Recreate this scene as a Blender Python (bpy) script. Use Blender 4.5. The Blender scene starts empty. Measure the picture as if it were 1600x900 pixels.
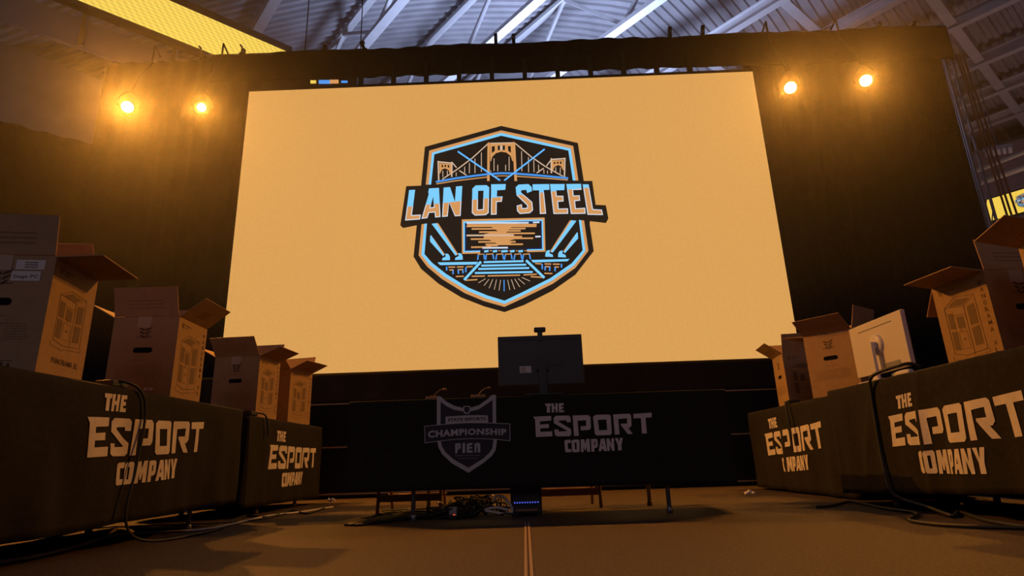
import bpy, bmesh, math, random
import numpy as np
from mathutils import Vector, Matrix
from mathutils.geometry import tessellate_polygon
random.seed(5)
S = bpy.context.scene
COL = S.collection

# ---------------------------------------------------------------- camera
FPX = 934.7                                   # focal length in pixels of the 1600x900 frame
_d = np.array([20.0, -272.0, FPX]); _z = np.array([-106.0, 3204.0, FPX])
_d /= np.linalg.norm(_d); _z -= _d * _z.dot(_d); _z /= np.linalg.norm(_z)
_x = np.cross(_d, _z); _x = _x if _x[0] > 0 else -_x
RW = np.array([_x, _d, _z]); CAM = np.array([0.0, 0.0, 0.33])
cd = bpy.data.cameras.new('camera'); cam = bpy.data.objects.new('camera', cd); COL.objects.link(cam)
cd.sensor_width = 36; cd.lens = FPX / 1600 * 36; cd.clip_end = 200; cd.clip_start = .05
_M = Matrix([list(RW[i] * np.array([1, 1, -1])) for i in range(3)]).to_4x4()
_M.translation = Vector(CAM); cam.matrix_world = _M
S.camera = cam

def ray(px, py): return RW @ np.array([px - 800.0, 450.0 - py, FPX])
def atX(p, v): r = ray(*p); return CAM + r * (v - CAM[0]) / r[0]
def atY(p, v): r = ray(*p); return CAM + r * (v - CAM[1]) / r[1]
def atZ(p, v): r = ray(*p); return CAM + r * (v - CAM[2]) / r[2]
def atP(p, P, n): r = ray(*p); P = np.array(P); n = np.array(n); return CAM + r * (n.dot(P - CAM) / n.dot(r))

# ---------------------------------------------------------------- world, exposure, added fill lights
S.view_settings.view_transform = 'Standard'; S.view_settings.look = 'None'
S.view_settings.exposure = 0.0; S.view_settings.gamma = 1.0; S.view_settings.use_curve_mapping = False
W = bpy.data.worlds.new('arena_dark'); S.world = W; W.use_nodes = True
W.node_tree.nodes['Background'].inputs[0].default_value = (.055, .04, .06, 1)
W.node_tree.nodes['Background'].inputs[1].default_value = .30
S.cycles.max_bounces = 6; S.cycles.volume_bounces = 0
S.cycles.sample_clamp_indirect = 4.0

def area(name, loc, target, size, power, color, sy=None, spread=180):
    l = bpy.data.lights.new(name, 'AREA'); l.energy = power; l.color = color; l.size = size; l.spread = math.radians(spread)
    if sy: l.shape = 'RECTANGLE'; l.size_y = sy
    o = bpy.data.objects.new(name, l); COL.objects.link(o); o.location = loc
    o.rotation_euler = (Vector(target) - Vector(loc)).to_track_quat('-Z', 'Y').to_euler()
    return o
HAZE = .0048
FILL_P, ROOF_P = 205, 1050
area('audience_fill', (-2, -15, 9), (0, 4, .5), 9, FILL_P, (.92, .76, .88))  # unseen fill added for the soft light from the audience side
area('roof_fill', (1.5, 16.5, 6.0), (1.5, 16.6, 16), 3, ROOF_P, (.50, .63, 1.0), spread=105)  # unseen lamp added behind the LED wall to brighten the roof
area('right_roof_fill', (17, 16, 3.0), (18, 19, 14), 5, 130, (1.0, .66, .66))  # unseen warm lamp added to lift the right part of the roof
area('left_wall_fill', (-10, 15, 3.0), (-9, 15, 14), 4, 60, (.95, .72, .85))  # unseen weak lamp added to lift the left wall and roof

# ---------------------------------------------------------------- materials
def mat(name, col, rough=.6, metal=0, noise=0, nscale=20, bump=0, bscale=60, spec=.5, emis=None, estr=0):
    m = bpy.data.materials.new(name); m.use_nodes = True; nt = m.node_tree; N = nt.nodes
    b = N['Principled BSDF']; b.inputs['Base Color'].default_value = (*col, 1)
    b.inputs['Roughness'].default_value = rough; b.inputs['Metallic'].default_value = metal
    b.inputs['Specular IOR Level'].default_value = spec
    if emis: b.inputs['Emission Color'].default_value = (*emis, 1); b.inputs['Emission Strength'].default_value = estr
    if noise or bump:
        tc = N.new('ShaderNodeTexCoord')
    if noise:
        n = N.new('ShaderNodeTexNoise'); n.inputs['Scale'].default_value = nscale; n.inputs['Detail'].default_value = 4
        r = N.new('ShaderNodeValToRGB'); r.color_ramp.elements[0].position = .3; r.color_ramp.elements[1].position = .7
        r.color_ramp.elements[0].color = (*[c * (1 - noise) for c in col], 1); r.color_ramp.elements[1].color = (*[min(1, c * (1 + noise)) for c in col], 1)
        nt.links.new(tc.outputs['Object'], n.inputs['Vector']); nt.links.new(n.outputs['Fac'], r.inputs['Fac'])
        nt.links.new(r.outputs['Color'], b.inputs['Base Color'])
    if bump:
        n = N.new('ShaderNodeTexNoise'); n.inputs['Scale'].default_value = bscale; n.inputs['Detail'].default_value = 3
        k = N.new('ShaderNodeBump'); k.inputs['Strength'].default_value = bump; k.inputs['Distance'].default_value = .02
        nt.links.new(tc.outputs['Object'], n.inputs['Vector']); nt.links.new(n.outputs['Fac'], k.inputs['Height'])
        nt.links.new(k.outputs['Normal'], b.inputs['Normal'])
    return m
def emit(name, col, s=1.0, gridscale=None, amt=.05):
    m = bpy.data.materials.new(name); m.use_nodes = True; nt = m.node_tree; N = nt.nodes
    for n in list(N): N.remove(n)
    o = N.new('ShaderNodeOutputMaterial'); e = N.new('ShaderNodeEmission')
    e.inputs[0].default_value = (*col, 1); e.inputs[1].default_value = s
    nt.links.new(e.outputs[0], o.inputs[0])
    if gridscale:
        tc = N.new('ShaderNodeTexCoord'); n = N.new('ShaderNodeTexNoise'); n.inputs['Scale'].default_value = gridscale
        n.inputs['Detail'].default_value = 5; n.inputs['Roughness'].default_value = .7
        r = N.new('ShaderNodeMapRange'); r.inputs[1].default_value = .25; r.inputs[2].default_value = .75
        r.inputs[3].default_value = s * (1 - amt); r.inputs[4].default_value = s * (1 + amt)
        nt.links.new(tc.outputs['Object'], n.inputs['Vector']); nt.links.new(n.outputs['Fac'], r.inputs[0]); nt.links.new(r.outputs[0], e.inputs[1])
    return m
def lin(*c): return tuple((v / 255 / 12.92 if v / 255 < .04045 else ((v / 255 + .055) / 1.055) ** 2.4) for v in c)
M = {}
M['velvet'] = mat('black_drape', (.011, .009, .008), .9, noise=.35, nscale=9, bump=.5, bscale=45, spec=.2)
M['cloth'] = mat('black_table_cloth', (.021, .0175, .0145), .85, noise=.2, nscale=40, bump=.12, bscale=400, spec=.2)
M['print'] = mat('white_cloth_print', (.74, .68, .70), .7, noise=.08, nscale=25, bump=.1, bscale=40, spec=.25)
M['greyprint'] = mat('grey_cloth_print', (.52, .55, .60), .7, spec=.25)
M['navyprint'] = mat('navy_cloth_print', (.045, .04, .055), .7, spec=.25)
M['card'] = mat('brown_cardboard', (.41, .265, .145), .8, noise=.06, nscale=30, bump=.05, bscale=90, spec=.2)
M['cardin'] = mat('cardboard_inside', (.36, .23, .125), .85, noise=.08, nscale=25, spec=.15)
M['ink'] = mat('cardboard_ink', (.10, .065, .045), .8, spec=.2)
M['inkgrey'] = mat('cardboard_halftone', (.21, .14, .085), .8, spec=.2)
M['inkpale'] = mat('cardboard_pale_line', (.30, .185, .10), .8, spec=.2)
M['paper'] = mat('white_paper', (.72, .68, .68), .6)
M['tape'] = mat('clear_packing_tape', (.52, .40, .29), .15)
M['black'] = mat('black_plastic', (.018, .017, .018), .45)
M['blackdull'] = mat('black_paint', (.012, .011, .010), .75, spec=.3)
M['dkgrey'] = mat('dark_grey_plastic', (.045, .042, .042), .5)
M['hole'] = mat('dark_hole', (.006, .005, .005), .9, spec=.1)
M['white'] = mat('white_plastic', (.66, .60, .62), .4)
M['steel'] = mat('grey_steel', (.33, .32, .34), .4, metal=.6)
M['brownmetal'] = mat('brown_metal', (.30, .15, .07), .5)
M['cable'] = mat('black_rubber', (.016, .015, .014), .55)
M['greycable'] = mat('grey_cable', (.60, .55, .50), .5)
M['floor'] = mat('stage_carpet', (.088, .060, .042), .5, noise=.5, nscale=85, bump=.8, bscale=190, spec=.3)
M['ground'] = mat('arena_ground', (.03, .028, .03), .8)
M['seam'] = mat('seam_metal', (.34, .24, .16), .5)
M['roofwhite'] = mat('white_roof_steel', (.62, .60, .62), .5, noise=.06, nscale=3)
M['deck'] = mat('roof_deck', (.36, .34, .36), .6, noise=.15, nscale=1.2)
M['wall'] = mat('arena_wall', (.30, .23, .25), .8, noise=.1, nscale=2)
M['rope'] = mat('red_brown_rope', (.25, .10, .06), .7)
M['beige'] = mat('beige_pipe', (.50, .42, .30), .5)
M['foam'] = mat('pale_foam', (.40, .36, .38), .8)
M['lampcore'] = emit('hot_lamp_lens', (1.0, .74, .26), 30)
M['ledorange'] = emit('led_orange', lin(224, 166, 90), 1.0, 60, .035)
def led_rows(name, col, sx, sz, amt):
    m = emit(name, col, 1.0); nt = m.node_tree; N = nt.nodes; e = next(n for n in N if n.type == 'EMISSION'); tc = N.new('ShaderNodeTexCoord'); prev = None
    for sc_, d in ((sx, 'DIAGONAL'), (sz, 'Z')):
        w = N.new('ShaderNodeTexWave'); w.bands_direction = d; w.inputs['Scale'].default_value = sc_; w.inputs['Distortion'].default_value = 1.2; w.inputs['Detail Scale'].default_value = .4
        nt.links.new(tc.outputs['Object'], w.inputs['Vector'])
        r = N.new('ShaderNodeMapRange'); r.inputs[3].default_value = 1 - amt; r.inputs[4].default_value = 1 + amt; nt.links.new(w.outputs['Fac'], r.inputs[0])
        if prev:
            q = N.new('ShaderNodeMath'); q.operation = 'MULTIPLY'; nt.links.new(prev, q.inputs[0]); nt.links.new(r.outputs[0], q.inputs[1]); prev = q.outputs[0]
        else: prev = r.outputs[0]
    nt.links.new(prev, e.inputs[1]); return m
M['ledyellow'] = led_rows('led_yellow', lin(240, 204, 88), 3.1, 4.3, .11)
M['ledyellowfar'] = emit('led_yellow_far', lin(244, 206, 82), 1.0, 12, .04)
M['ledblack'] = emit('led_black', lin(30, 24, 20))
M['ledblue'] = emit('led_blue', lin(125, 208, 255))
M['ledmid'] = emit('led_mid_blue', lin(70, 150, 235))
M['lednavy'] = emit('led_navy', lin(8, 40, 92))
M['ledtan'] = emit('led_tan', lin(214, 152, 92))
M['ledpale'] = emit('led_pale', lin(214, 222, 236))
M['ledcream'] = emit('led_cream', lin(214, 184, 158))
M['bluedot'] = emit('blue_led', lin(90, 110, 255), .8)
M['redlight'] = emit('red_pilot_light', lin(255, 90, 30), 1.0)

# ---------------------------------------------------------------- mesh helpers
class MB:
    """collects geometry; build() links it as ONE mesh object"""
    def __init__(s): s.v = []; s.f = []; s.m = []; s.sm = []; s.slots = []
    def slot(s, m):
        if m not in s.slots: s.slots.append(m)
        return s.slots.index(m)
    def add(s, vs, fs, m='', smooth=False):
        b = len(s.v); s.v += [tuple(map(float, v)) for v in vs]
        for f in fs: s.f.append([i + b for i in f]); s.m.append(s.slot(m)); s.sm.append(smooth)
        return s
    def box(s, x0, x1, y0, y1, z0, z1, m='', T=None, ch=0):
        if ch:
            bm = bmesh.new(); bmesh.ops.create_cube(bm, size=1)
            for v in bm.verts: v.co = Vector(((x0 + x1) / 2 + v.co.x * (x1 - x0), (y0 + y1) / 2 + v.co.y * (y1 - y0), (z0 + z1) / 2 + v.co.z * (z1 - z0)))
            bmesh.ops.bevel(bm, geom=list(bm.edges), offset=ch, segments=2, affect='EDGES', profile=.5)
            bm.verts.index_update(); vs = [v.co.copy() for v in bm.verts]; fs = [[v.index for v in f.verts] for f in bm.faces]; bm.free()
        else:
            vs = [Vector((x, y, z)) for z in (z0, z1) for x, y in ((x0, y0), (x1, y0), (x1, y1), (x0, y1))]
            fs = [[0, 3, 2, 1], [4, 5, 6, 7], [0, 1, 5, 4], [1, 2, 6, 5], [2, 3, 7, 6], [3, 0, 4, 7]]
        if T: vs = [T @ v for v in vs]
        return s.add(vs, fs, m)
    def bar(s, a, b, w, h, m='', up=(0, 0, 1)):
        a = Vector(a); b = Vector(b); d = (b - a).normalized(); u = Vector(up)
        if abs(d.dot(u)) > .98: u = Vector((0, 1, 0))
        r = d.cross(u).normalized(); u = r.cross(d)
        vs = [p + r * sx * w / 2 + u * sy * h / 2 for p in (a, b) for sx, sy in ((-1, -1), (1, -1), (1, 1), (-1, 1))]
        return s.add(vs, [[0, 3, 2, 1], [4, 5, 6, 7], [0, 1, 5, 4], [1, 2, 6, 5], [2, 3, 7, 6], [3, 0, 4, 7]], m)
    def tube(s, pts, r, m='', n=8, sub=0, radii=None):
        P = [Vector(p) for p in pts]
        if sub:
            Q = []
            for i in range(len(P) - 1):
                p0 = P[max(i - 1, 0)]; p1 = P[i]; p2 = P[i + 1]; p3 = P[min(i + 2, len(P) - 1)]
                for k in range(sub):
                    t = k / sub
                    Q.append(.5 * (2 * p1 + (p2 - p0) * t + (2 * p0 - 5 * p1 + 4 * p2 - p3) * t * t + (3 * p1 - p0 - 3 * p2 + p3) * t ** 3))
            P = Q + [P[-1]]
        vs = []; fs = []; u = None
        for i, p in enumerate(P):
            d = (P[min(i + 1, len(P) - 1)] - P[max(i - 1, 0)]).normalized()
            if u is None: u = d.orthogonal().normalized()
            u = (u - d * u.dot(d)); u = u.normalized() if u.length > 1e-6 else d.orthogonal().normalized(); w = d.cross(u)
            rr = radii[i] if radii else r
            vs += [p + (u * math.cos(2 * math.pi * k / n) + w * math.sin(2 * math.pi * k / n)) * rr for k in range(n)]
        for i in range(len(P) - 1):
            for k in range(n): fs.append([i * n + k, i * n + (k + 1) % n, (i + 1) * n + (k + 1) % n, (i + 1) * n + k])
        s.add(vs, fs, m, True)
        b = len(s.v) - len(vs)
        for ring, rev in ((range(n), True), (range((len(P) - 1) * n, len(P) * n), False)):
            ids = [b + i for i in ring]; s.f.append(ids[::-1] if rev else ids); s.m.append(s.slot(m)); s.sm.append(False)
        return s
    def lathe(s, prof, axis_o, axis_d, m='', n=24):
        o = Vector(axis_o); d = Vector(axis_d).normalized(); u = d.orthogonal().normalized(); w = d.cross(u)
        vs = [o + d * t + (u * math.cos(2 * math.pi * k / n) + w * math.sin(2 * math.pi * k / n)) * r for r, t in prof for k in range(n)]
        fs = [[i * n + k, i * n + (k + 1) % n, (i + 1) * n + (k + 1) % n, (i + 1) * n + k] for i in range(len(prof) - 1) for k in range(n)]
        return s.add(vs, fs, m, True)
    def build(s, name, m=None, parent=None, org=(0, 0, 0), rotz=0, **tags):
        me = bpy.data.meshes.new(name); me.from_pydata([tuple(Vector(v) - Vector(org)) for v in s.v], [], s.f)
        for k in s.slots: me.materials.append(M[k] if k else M[m])
        for i, p in enumerate(me.polygons): p.material_index = s.m[i]; p.use_smooth = s.sm[i]
        bm = bmesh.new(); bm.from_mesh(me)
        bmesh.ops.recalc_face_normals(bm, faces=bm.faces) if not tags.pop('keep', False) else None
        bm.to_mesh(me); bm.free(); me.update()
        o = bpy.data.objects.new(name, me); COL.objects.link(o)
        if parent: o.parent = parent
        else: o.location = org; o.rotation_euler.z = rotz
        for k, v in tags.items(): o[k] = v
        return o
def thing(name, label, cat, loc=(0, 0, 0), rotz=0, group=None):
    o = bpy.data.objects.new(name, None); COL.objects.link(o); o.location = loc; o.rotation_euler.z = rotz
    o.empty_display_size = .1; o['label'] = label; o['category'] = cat
    if group: o['group'] = group
    return o
def dup(root, loc, rotz=None, label=None):
    r = root.copy(); COL.objects.link(r); r.location = loc
    if rotz is not None: r.rotation_euler.z = rotz
    if label: r['label'] = label
    for ch in list(root.children):
        c = ch.copy(); COL.objects.link(c); c.parent = r
        for g in list(ch.children):
            d = g.copy(); COL.objects.link(d); d.parent = c
    return r

# 2-D shapes -> triangles ----------------------------------------------------
def tris(outer, holes=()):
    loops = [[Vector((x, y, 0)) for x, y in l] for l in (outer, *holes)]
    pts = [(p.x, p.y) for l in loops for p in l]
    return pts, [list(t) for t in tessellate_polygon(loops)]
def stroke(a, b, w, w2=None):
    w2 = w if w2 is None else w2; dx, dy = b[0] - a[0], b[1] - a[1]; L = math.hypot(dx, dy); nx, ny = -dy / L / 2, dx / L / 2
    return [(a[0] + nx * w, a[1] + ny * w), (b[0] + nx * w2, b[1] + ny * w2), (b[0] - nx * w2, b[1] - ny * w2), (a[0] - nx * w, a[1] - ny * w)]
def polyline(pts, w):
    return [stroke(pts[i], pts[i + 1], w) for i in range(len(pts) - 1)]
def inset(poly, d):
    n = len(poly); A = sum(poly[i][0] * poly[(i + 1) % n][1] - poly[(i + 1) % n][0] * poly[i][1] for i in range(n)); sg = 1 if A > 0 else -1
    out = []
    for i in range(n):
        p, q, r = poly[i - 1], poly[i], poly[(i + 1) % n]
        e1 = Vector((q[0] - p[0], q[1] - p[1])).normalized(); e2 = Vector((r[0] - q[0], r[1] - q[1])).normalized()
        n1 = Vector((-e1.y, e1.x)) * sg; n2 = Vector((-e2.y, e2.x)) * sg; k = 1 + n1.dot(n2)
        o = (n1 + n2) / max(k, .35); out.append((q[0] + o.x * d, q[1] + o.y * d))
    return out
def clip(tri, a, b, c):                                    # keep a*x+b*y+c >= 0
    out = []
    for i in range(len(tri)):
        p, q = tri[i], tri[(i + 1) % len(tri)]; dp = a * p[0] + b * p[1] + c; dq = a * q[0] + b * q[1] + c
        if dp >= 0: out.append(p)
        if dp * dq < 0: t = dp / (dp - dq); out.append((p[0] + (q[0] - p[0]) * t, p[1] + (q[1] - p[1]) * t))
    return out
def dice(polys, step):                                     # cut convex pieces on a grid
    out = []
    for P in polys:
        xs = [p[0] for p in P]; i0, i1 = math.floor(min(xs) / step), math.floor(max(xs) / step)
        for i in range(i0, i1 + 1):
            Q = clip(clip(P, 1, 0, -i * step), -1, 0, (i + 1) * step)
            if len(Q) < 3: continue
            ys = [p[1] for p in Q]
            for j in range(math.floor(min(ys) / step), math.floor(max(ys) / step) + 1):
                R_ = clip(clip(Q, 0, 1, -j * step), 0, -1, (j + 1) * step)
                if len(R_) >= 3: out.append(R_)
    return out
def homog(src, dst):
    A = []
    for (x, y), (u, v) in zip(src, dst):
        A.append([x, y, 1, 0, 0, 0, -u * x, -u * y, -u]); A.append([0, 0, 0, x, y, 1, -v * x, -v * y, -v])
    sc = np.array(A, float); H = np.linalg.svd(sc)[2][-1].reshape(3, 3)
    return lambda p: tuple((lambda q: (q[0] / q[2], q[1] / q[2]))(H @ np.array([p[0], p[1], 1.0])))
def affine(src, dst):
    A = np.array([[x, y, 1] for x, y in src], float); B = np.array(dst, float)
    X = np.linalg.lstsq(A, B, rcond=None)[0]
    return lambda p: tuple(np.array([p[0], p[1], 1.0]) @ X)
_tc = {}
def text(body, bold=0.0):
    """outlines of a word as 2-D triangles: width 1, x from 0 to 1, cap height given back"""
    k = (body, bold)
    if k in _tc: return _tc[k]
    c = bpy.data.curves.new('word', 'FONT'); c.body = body; c.size = 1; c.offset = bold; c.space_character = 1 + 2.6 * bold; c.fill_mode = 'FRONT'; c.resolution_u = 2
    o = bpy.data.objects.new('word', c); COL.objects.link(o)
    me = bpy.data.meshes.new_from_object(o.evaluated_get(bpy.context.evaluated_depsgraph_get()))
    vs = [(v.co.x, v.co.y) for v in me.vertices]; fs = [list(p.vertices) for p in me.polygons]
    bpy.data.objects.remove(o); bpy.data.curves.remove(c); bpy.data.meshes.remove(me)
    x0 = min(v[0] for v in vs); w = max(v[0] for v in vs) - x0; y0 = min(v[1] for v in vs); h = max(v[1] for v in vs) - y0
    r = [[((vs[i][0] - x0) / w, (vs[i][1] - y0) / h) for i in f] for f in fs]
    _tc[k] = r; return r
def pieces(outer, holes=()):
    p, t = tris(outer, holes); return [[p[i] for i in f] for f in t]

# ================================================================ SETTING
b = MB(); nx, ny = 1, 1
b.box(-2.98, 3.14, -.9, 7.9, -.12, 0, ''); fl = b.build('floor', 'floor', kind='structure')
b = MB()
for dx in (-.009, .009): b.box(dx - .005, dx + .005, .4, 3.62, 0, .004)
b.build('trim_1', 'seam', kind='structure')
b = MB(); b.box(-40, 40, -30, 60, -1.4, -1.2); b.build('ground', 'ground', kind='structure')
# roof: axes a (truss direction) and n (across)
AZ = math.radians(-40.5); DA = Vector((math.sin(AZ), math.cos(AZ), 0)); DN = Vector((math.cos(AZ), -math.sin(AZ), 0))
def roofp(n, m, z): return DN * n + DA * m + Vector((0, 0, z))
def deckz(n):
    if n < 15: return 17.2 - .022 * (n - 15) ** 2
    return max(14.75, 17.2 - .045 * (n - 15) ** 2)
def deck_part(b, az, n_lo, n_hi, q0, q1, per, dep):
    R_ = Vector((math.sin(math.radians(az)), math.cos(math.radians(az)), 0)); Q_ = Vector((-R_.y, R_.x, 0))
    prof = []; q = q0
    while q < q1: prof += [(q, 0), (q + per * .42, 0), (q + per * .52, dep), (q + per * .9, dep)]; q += per
    K = 16; vs = []; cn, cq = R_.dot(DN), Q_.dot(DN)
    for q, h in prof:
        for k in range(K + 1):
            n = n_lo + (n_hi - n_lo) * k / K; p = R_ * ((n - q * cq) / cn) + Q_ * q; vs.append((p.x, p.y, deckz(n) + h))
    b.add(vs, [[i * (K + 1) + j, i * (K + 1) + j + 1, (i + 1) * (K + 1) + j + 1, (i + 1) * (K + 1) + j] for i in range(len(prof) - 1) for j in range(K)], '')
b = MB(); deck_part(b, 80, -3, 16.8, 0, 34, .34, .11); deck_part(b, 49.5, 16.8, 42, -14, 26, .34, .11)
b.build('ceiling', 'deck', kind='structure', keep=True)
# roof trusses over the stage (each one a thing) --------------------------------
def roof_truss(n, label, m_a=-6, m_b=24):
    zt = deckz(n) - .3; t = thing('roof_truss', label, 'roof truss', roofp(n, 9, 13.9), 0, 'white roof trusses')
    o = t.location
    MB().bar(roofp(n, m_a, 14.0), roofp(n, m_b, 14.0), .30, .16).build('bottom_chord', 'roofwhite', t, o)
    MB().bar(roofp(n, m_a, zt), roofp(n, m_b, zt), .24, .16).build('top_chord', 'roofwhite', t, o)
    if zt - 14 > .7:
        q = m_a + .5; st = 2.6; k = 0
        while q + st < m_b:
            a, c = (14.0, zt) if k % 2 == 0 else (zt, 14.0)
            if q > 1: MB().bar(roofp(n, q, a), roofp(n, q + st, c), .12, .12).build('web', 'roofwhite', t, o)
            q += st; k += 1
    return t
for n, lb in ((4.25, 'white steel roof truss beside the yellow LED banner'), (7.3, 'white roof truss with the brightest lower chord, left of centre'),
              (10.6, 'white roof truss crossing above the middle of the stage screen'), (13.6, 'white roof truss nearest the orange lit right half of the roof')):
    roof_truss(n, lb)
def roof_beam(n, z, label, m_a=-12, m_b=24):
    t = MB(); t.bar(roofp(n, m_a, z), roofp(n, m_b, z), .26, .03); t.bar(roofp(n, m_a, z + .2), roofp(n, m_b, z + .2), .02, .40); t.bar(roofp(n, m_a, z + .4), roofp(n, m_b, z + .4), .26, .03)
    o = roofp(n, 0, z); t.build('roof_beam', 'roofwhite', None, o, label=label, category='roof beam', group='long roof beams on the right')
for i, n in enumerate((16.8, 19.8, 22.8, 26.0, 28.8, 31.6, 35.0)):
    roof_beam(n, 14.0, ('long roof beam just right of the centre trusses', 'long roof beam above the right end of the black drape', 'long roof beam running to the top right picture corner', 'long roof beam below the top right corner one', 'long roof beam passing right of the drape corner', 'long roof beam just above the striped heater', 'lowest long roof beam by the beige pipes')[i])
for j, m in enumerate((-6.0, -2.6, .4, 3.4, 6.4, 9.6)):
    t = MB(); t.bar(roofp(16.8, m, 14.22), roofp(38, m, 14.22), .20, .22); t.bar(roofp(16.8, m, 14.1), roofp(38, m, 14.1), .30, .02)
    t.build('cross_beam', 'roofwhite', None, roofp(22, m, 14.2), label='short white cross beam between the long beams on the right of the roof', category='roof beam', group='roof cross beams on the right')
# arena wall behind, left and right
b = MB(); b.bar((-24, 0, 5), (-6.5, 21, 5), .3, 12.4); b.build('wall_left', 'wall', kind='structure')
b = MB(); b.bar((14, 34, 6), (36, 10, 6), .3, 15); b.build('wall_right', 'wall', kind='structure')
b = MB(); b.bar((-12, 30, 6), (18, 33, 6), .3, 15); b.build('wall_back', 'wall', kind='structure')

# ================================================================ drapes
def drape(name, label, a, c, z0, z1, amp=.035, per=.22, zt2=None, group=None, cat='drape', zb2=None, wav=.012, m='velvet'):
    a = Vector(a); c = Vector(c); L = (c - a).length; d = (c - a) / L; nrm = Vector((d.y, -d.x))
    if nrm.y > 0: nrm = -nrm
    nu = max(8, int(L / .035)); nz = 10; vs = []; rnd = random.Random(name + str(L)); ph = [rnd.uniform(0, 6) for _ in range(4)]
    for j in range(nz + 1):
        for i in range(nu + 1):
            u = L * i / nu; t = j / nz; zt = z1 + ((zt2 - z1) * u / L if zt2 is not None else 0)
            k = math.sin(2 * math.pi * u / per + ph[0] + .8 * math.sin(u * 1.3 + ph[1])) * (.6 + .4 * math.sin(u * 2.1 + ph[2])) + .25 * math.sin(5 * u + 2 * t + ph[3])
            p = a + d * u + nrm * (k * amp * (.75 + .25 * (1 - t)))
            z0_ = z0 + ((zb2 - z0) * u / L if zb2 is not None else 0); vs.append((p.x, p.y, z0_ + (zt - z0_) * t + wav * math.sin(u * 3 + ph[1]) * t))
    fs = [[j * (nu + 1) + i, j * (nu + 1) + i + 1, (j + 1) * (nu + 1) + i + 1, (j + 1) * (nu + 1) + i] for j in range(nz) for i in range(nu)]
    b = MB(); b.add(vs, fs, '', True)
    o = b.build(name, m, None, (a.x, a.y, z0), keep=True, label=label, category=cat)
    if group: o['group'] = group
    md = o.modifiers.new('thick', 'SOLIDIFY'); md.thickness = .006; md.offset = 0
    return o
drape('stage_drape', 'tall black pleated drape left of the big screen behind two lamps', (-6.05, 7.55), (-3.66, 7.5), 0, 6.25)
drape('stage_drape', 'tall black pleated drape right of the big screen behind two lamps', (3.36, 7.5), (6.22, 7.5), 0, 6.15)
drape('side_drape', 'lower black side drape at the far left picture edge', (-9.5, 4.2), (-5.98, 7.5), 0, 4.87, amp=.05, per=.3)
drape('side_drape', 'low black side drape behind the boxes on the right', (6.25, 7.45), (7.6, 5.4), 0, 3.0, amp=.05, per=.3)
drape('valance', 'black valance strip hung above the big screen', (-4.4, 7.42), (6.36, 7.42), 5.77, 6.24, zb2=5.66, amp=.02, per=.4, cat='valance')
drape('screen_skirt', 'black skirt under the big screen', (-3.9, 7.12), (3.6, 7.12), 1.06, 1.425, amp=.004, per=.5, cat='skirt', wav=0, m='cloth')

# ================================================================ LED wall with its picture
XL, XR, ZB, ZT, YS = -3.719, 3.40, 1.425, 5.50, 7.30
led = thing('led_wall', 'huge orange LED wall showing a shield emblem with blue lettering', 'screen', ((XL + XR) / 2, YS, ZB))
LO = led.location
MB().box(XL, XR, YS, YS + .10, ZB, ZT).build('cabinet_back', 'blackdull', led, LO)
def seams():
    m = bpy.data.materials.new('led_orange_panels'); m.use_nodes = True; nt = m.node_tree; N = nt.nodes
    for n in list(N): N.remove(n)
    o = N.new('ShaderNodeOutputMaterial'); e = N.new('ShaderNodeEmission'); tc = N.new('ShaderNodeTexCoord')
    sp = N.new('ShaderNodeSeparateXYZ'); nt.links.new(tc.outputs['Object'], sp.inputs[0]); fac = None
    def line(axis, size, off, w):
        a = N.new('ShaderNodeMath'); a.operation = 'ADD'; a.inputs[1].default_value = off + 50 * size; nt.links.new(sp.outputs[axis], a.inputs[0])
        q = N.new('ShaderNodeMath'); q.operation = 'MODULO'; q.inputs[1].default_value = size; nt.links.new(a.outputs[0], q.inputs[0])
        l = N.new('ShaderNodeMath'); l.operation = 'LESS_THAN'; l.inputs[1].default_value = w; nt.links.new(q.outputs[0], l.inputs[0]); return l
    l1 = line(0, .5, 0, .004); l2 = line(2, .5, 0, .003); l3 = line(0, .0445, 0, .008)
    n = N.new('ShaderNodeTexNoise'); n.inputs['Scale'].default_value = 55; n.inputs['Detail'].default_value = 6; n.inputs['Roughness'].default_value = .75
    n2 = N.new('ShaderNodeTexNoise'); n2.inputs['Scale'].default_value = .8
    nt.links.new(tc.outputs['Object'], n.inputs['Vector']); nt.links.new(tc.outputs['Object'], n2.inputs['Vector'])
    r = N.new('ShaderNodeMapRange'); r.inputs[1].default_value = .3; r.inputs[2].default_value = .7; r.inputs[3].default_value = .93; r.inputs[4].default_value = 1.07
    nt.links.new(n.outputs['Fac'], r.inputs[0])
    s = r.outputs[0]
    for l, k in ((l1, .05), (l2, .02), (l3, .012)):
        q = N.new('ShaderNodeMath'); q.operation = 'MULTIPLY'; q.inputs[1].default_value = -k; nt.links.new(l.outputs[0], q.inputs[0])
        a = N.new('ShaderNodeMath'); a.operation = 'ADD'; nt.links.new(s, a.inputs[0]); nt.links.new(q.outputs[0], a.inputs[1]); s = a.outputs[0]
    e.inputs[0].default_value = (*lin(218, 160, 87), 1); nt.links.new(s, e.inputs[1]); nt.links.new(e.outputs[0], o.inputs[0]); return m
M['ledwall'] = seams()
led_disp = MB().add([(XL, YS - .004, ZB), (XR, YS - .004, ZB), (XR, YS - .004, ZT), (XL, YS - .004, ZT)], [[0, 1, 2, 3]]).build('display', 'ledwall', led, LO)
for i in range(11):
    x = -2.15 + i * .47
    MB().box(x - .03, x + .03, YS + .02, YS + .10, ZT, 5.9).build('hanger', 'blackdull', led, LO)
MB().box(XL, XR, YS - .002, YS + .10, ZT, ZT + .045).build('top_rail', 'blackdull', led, LO)

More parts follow.
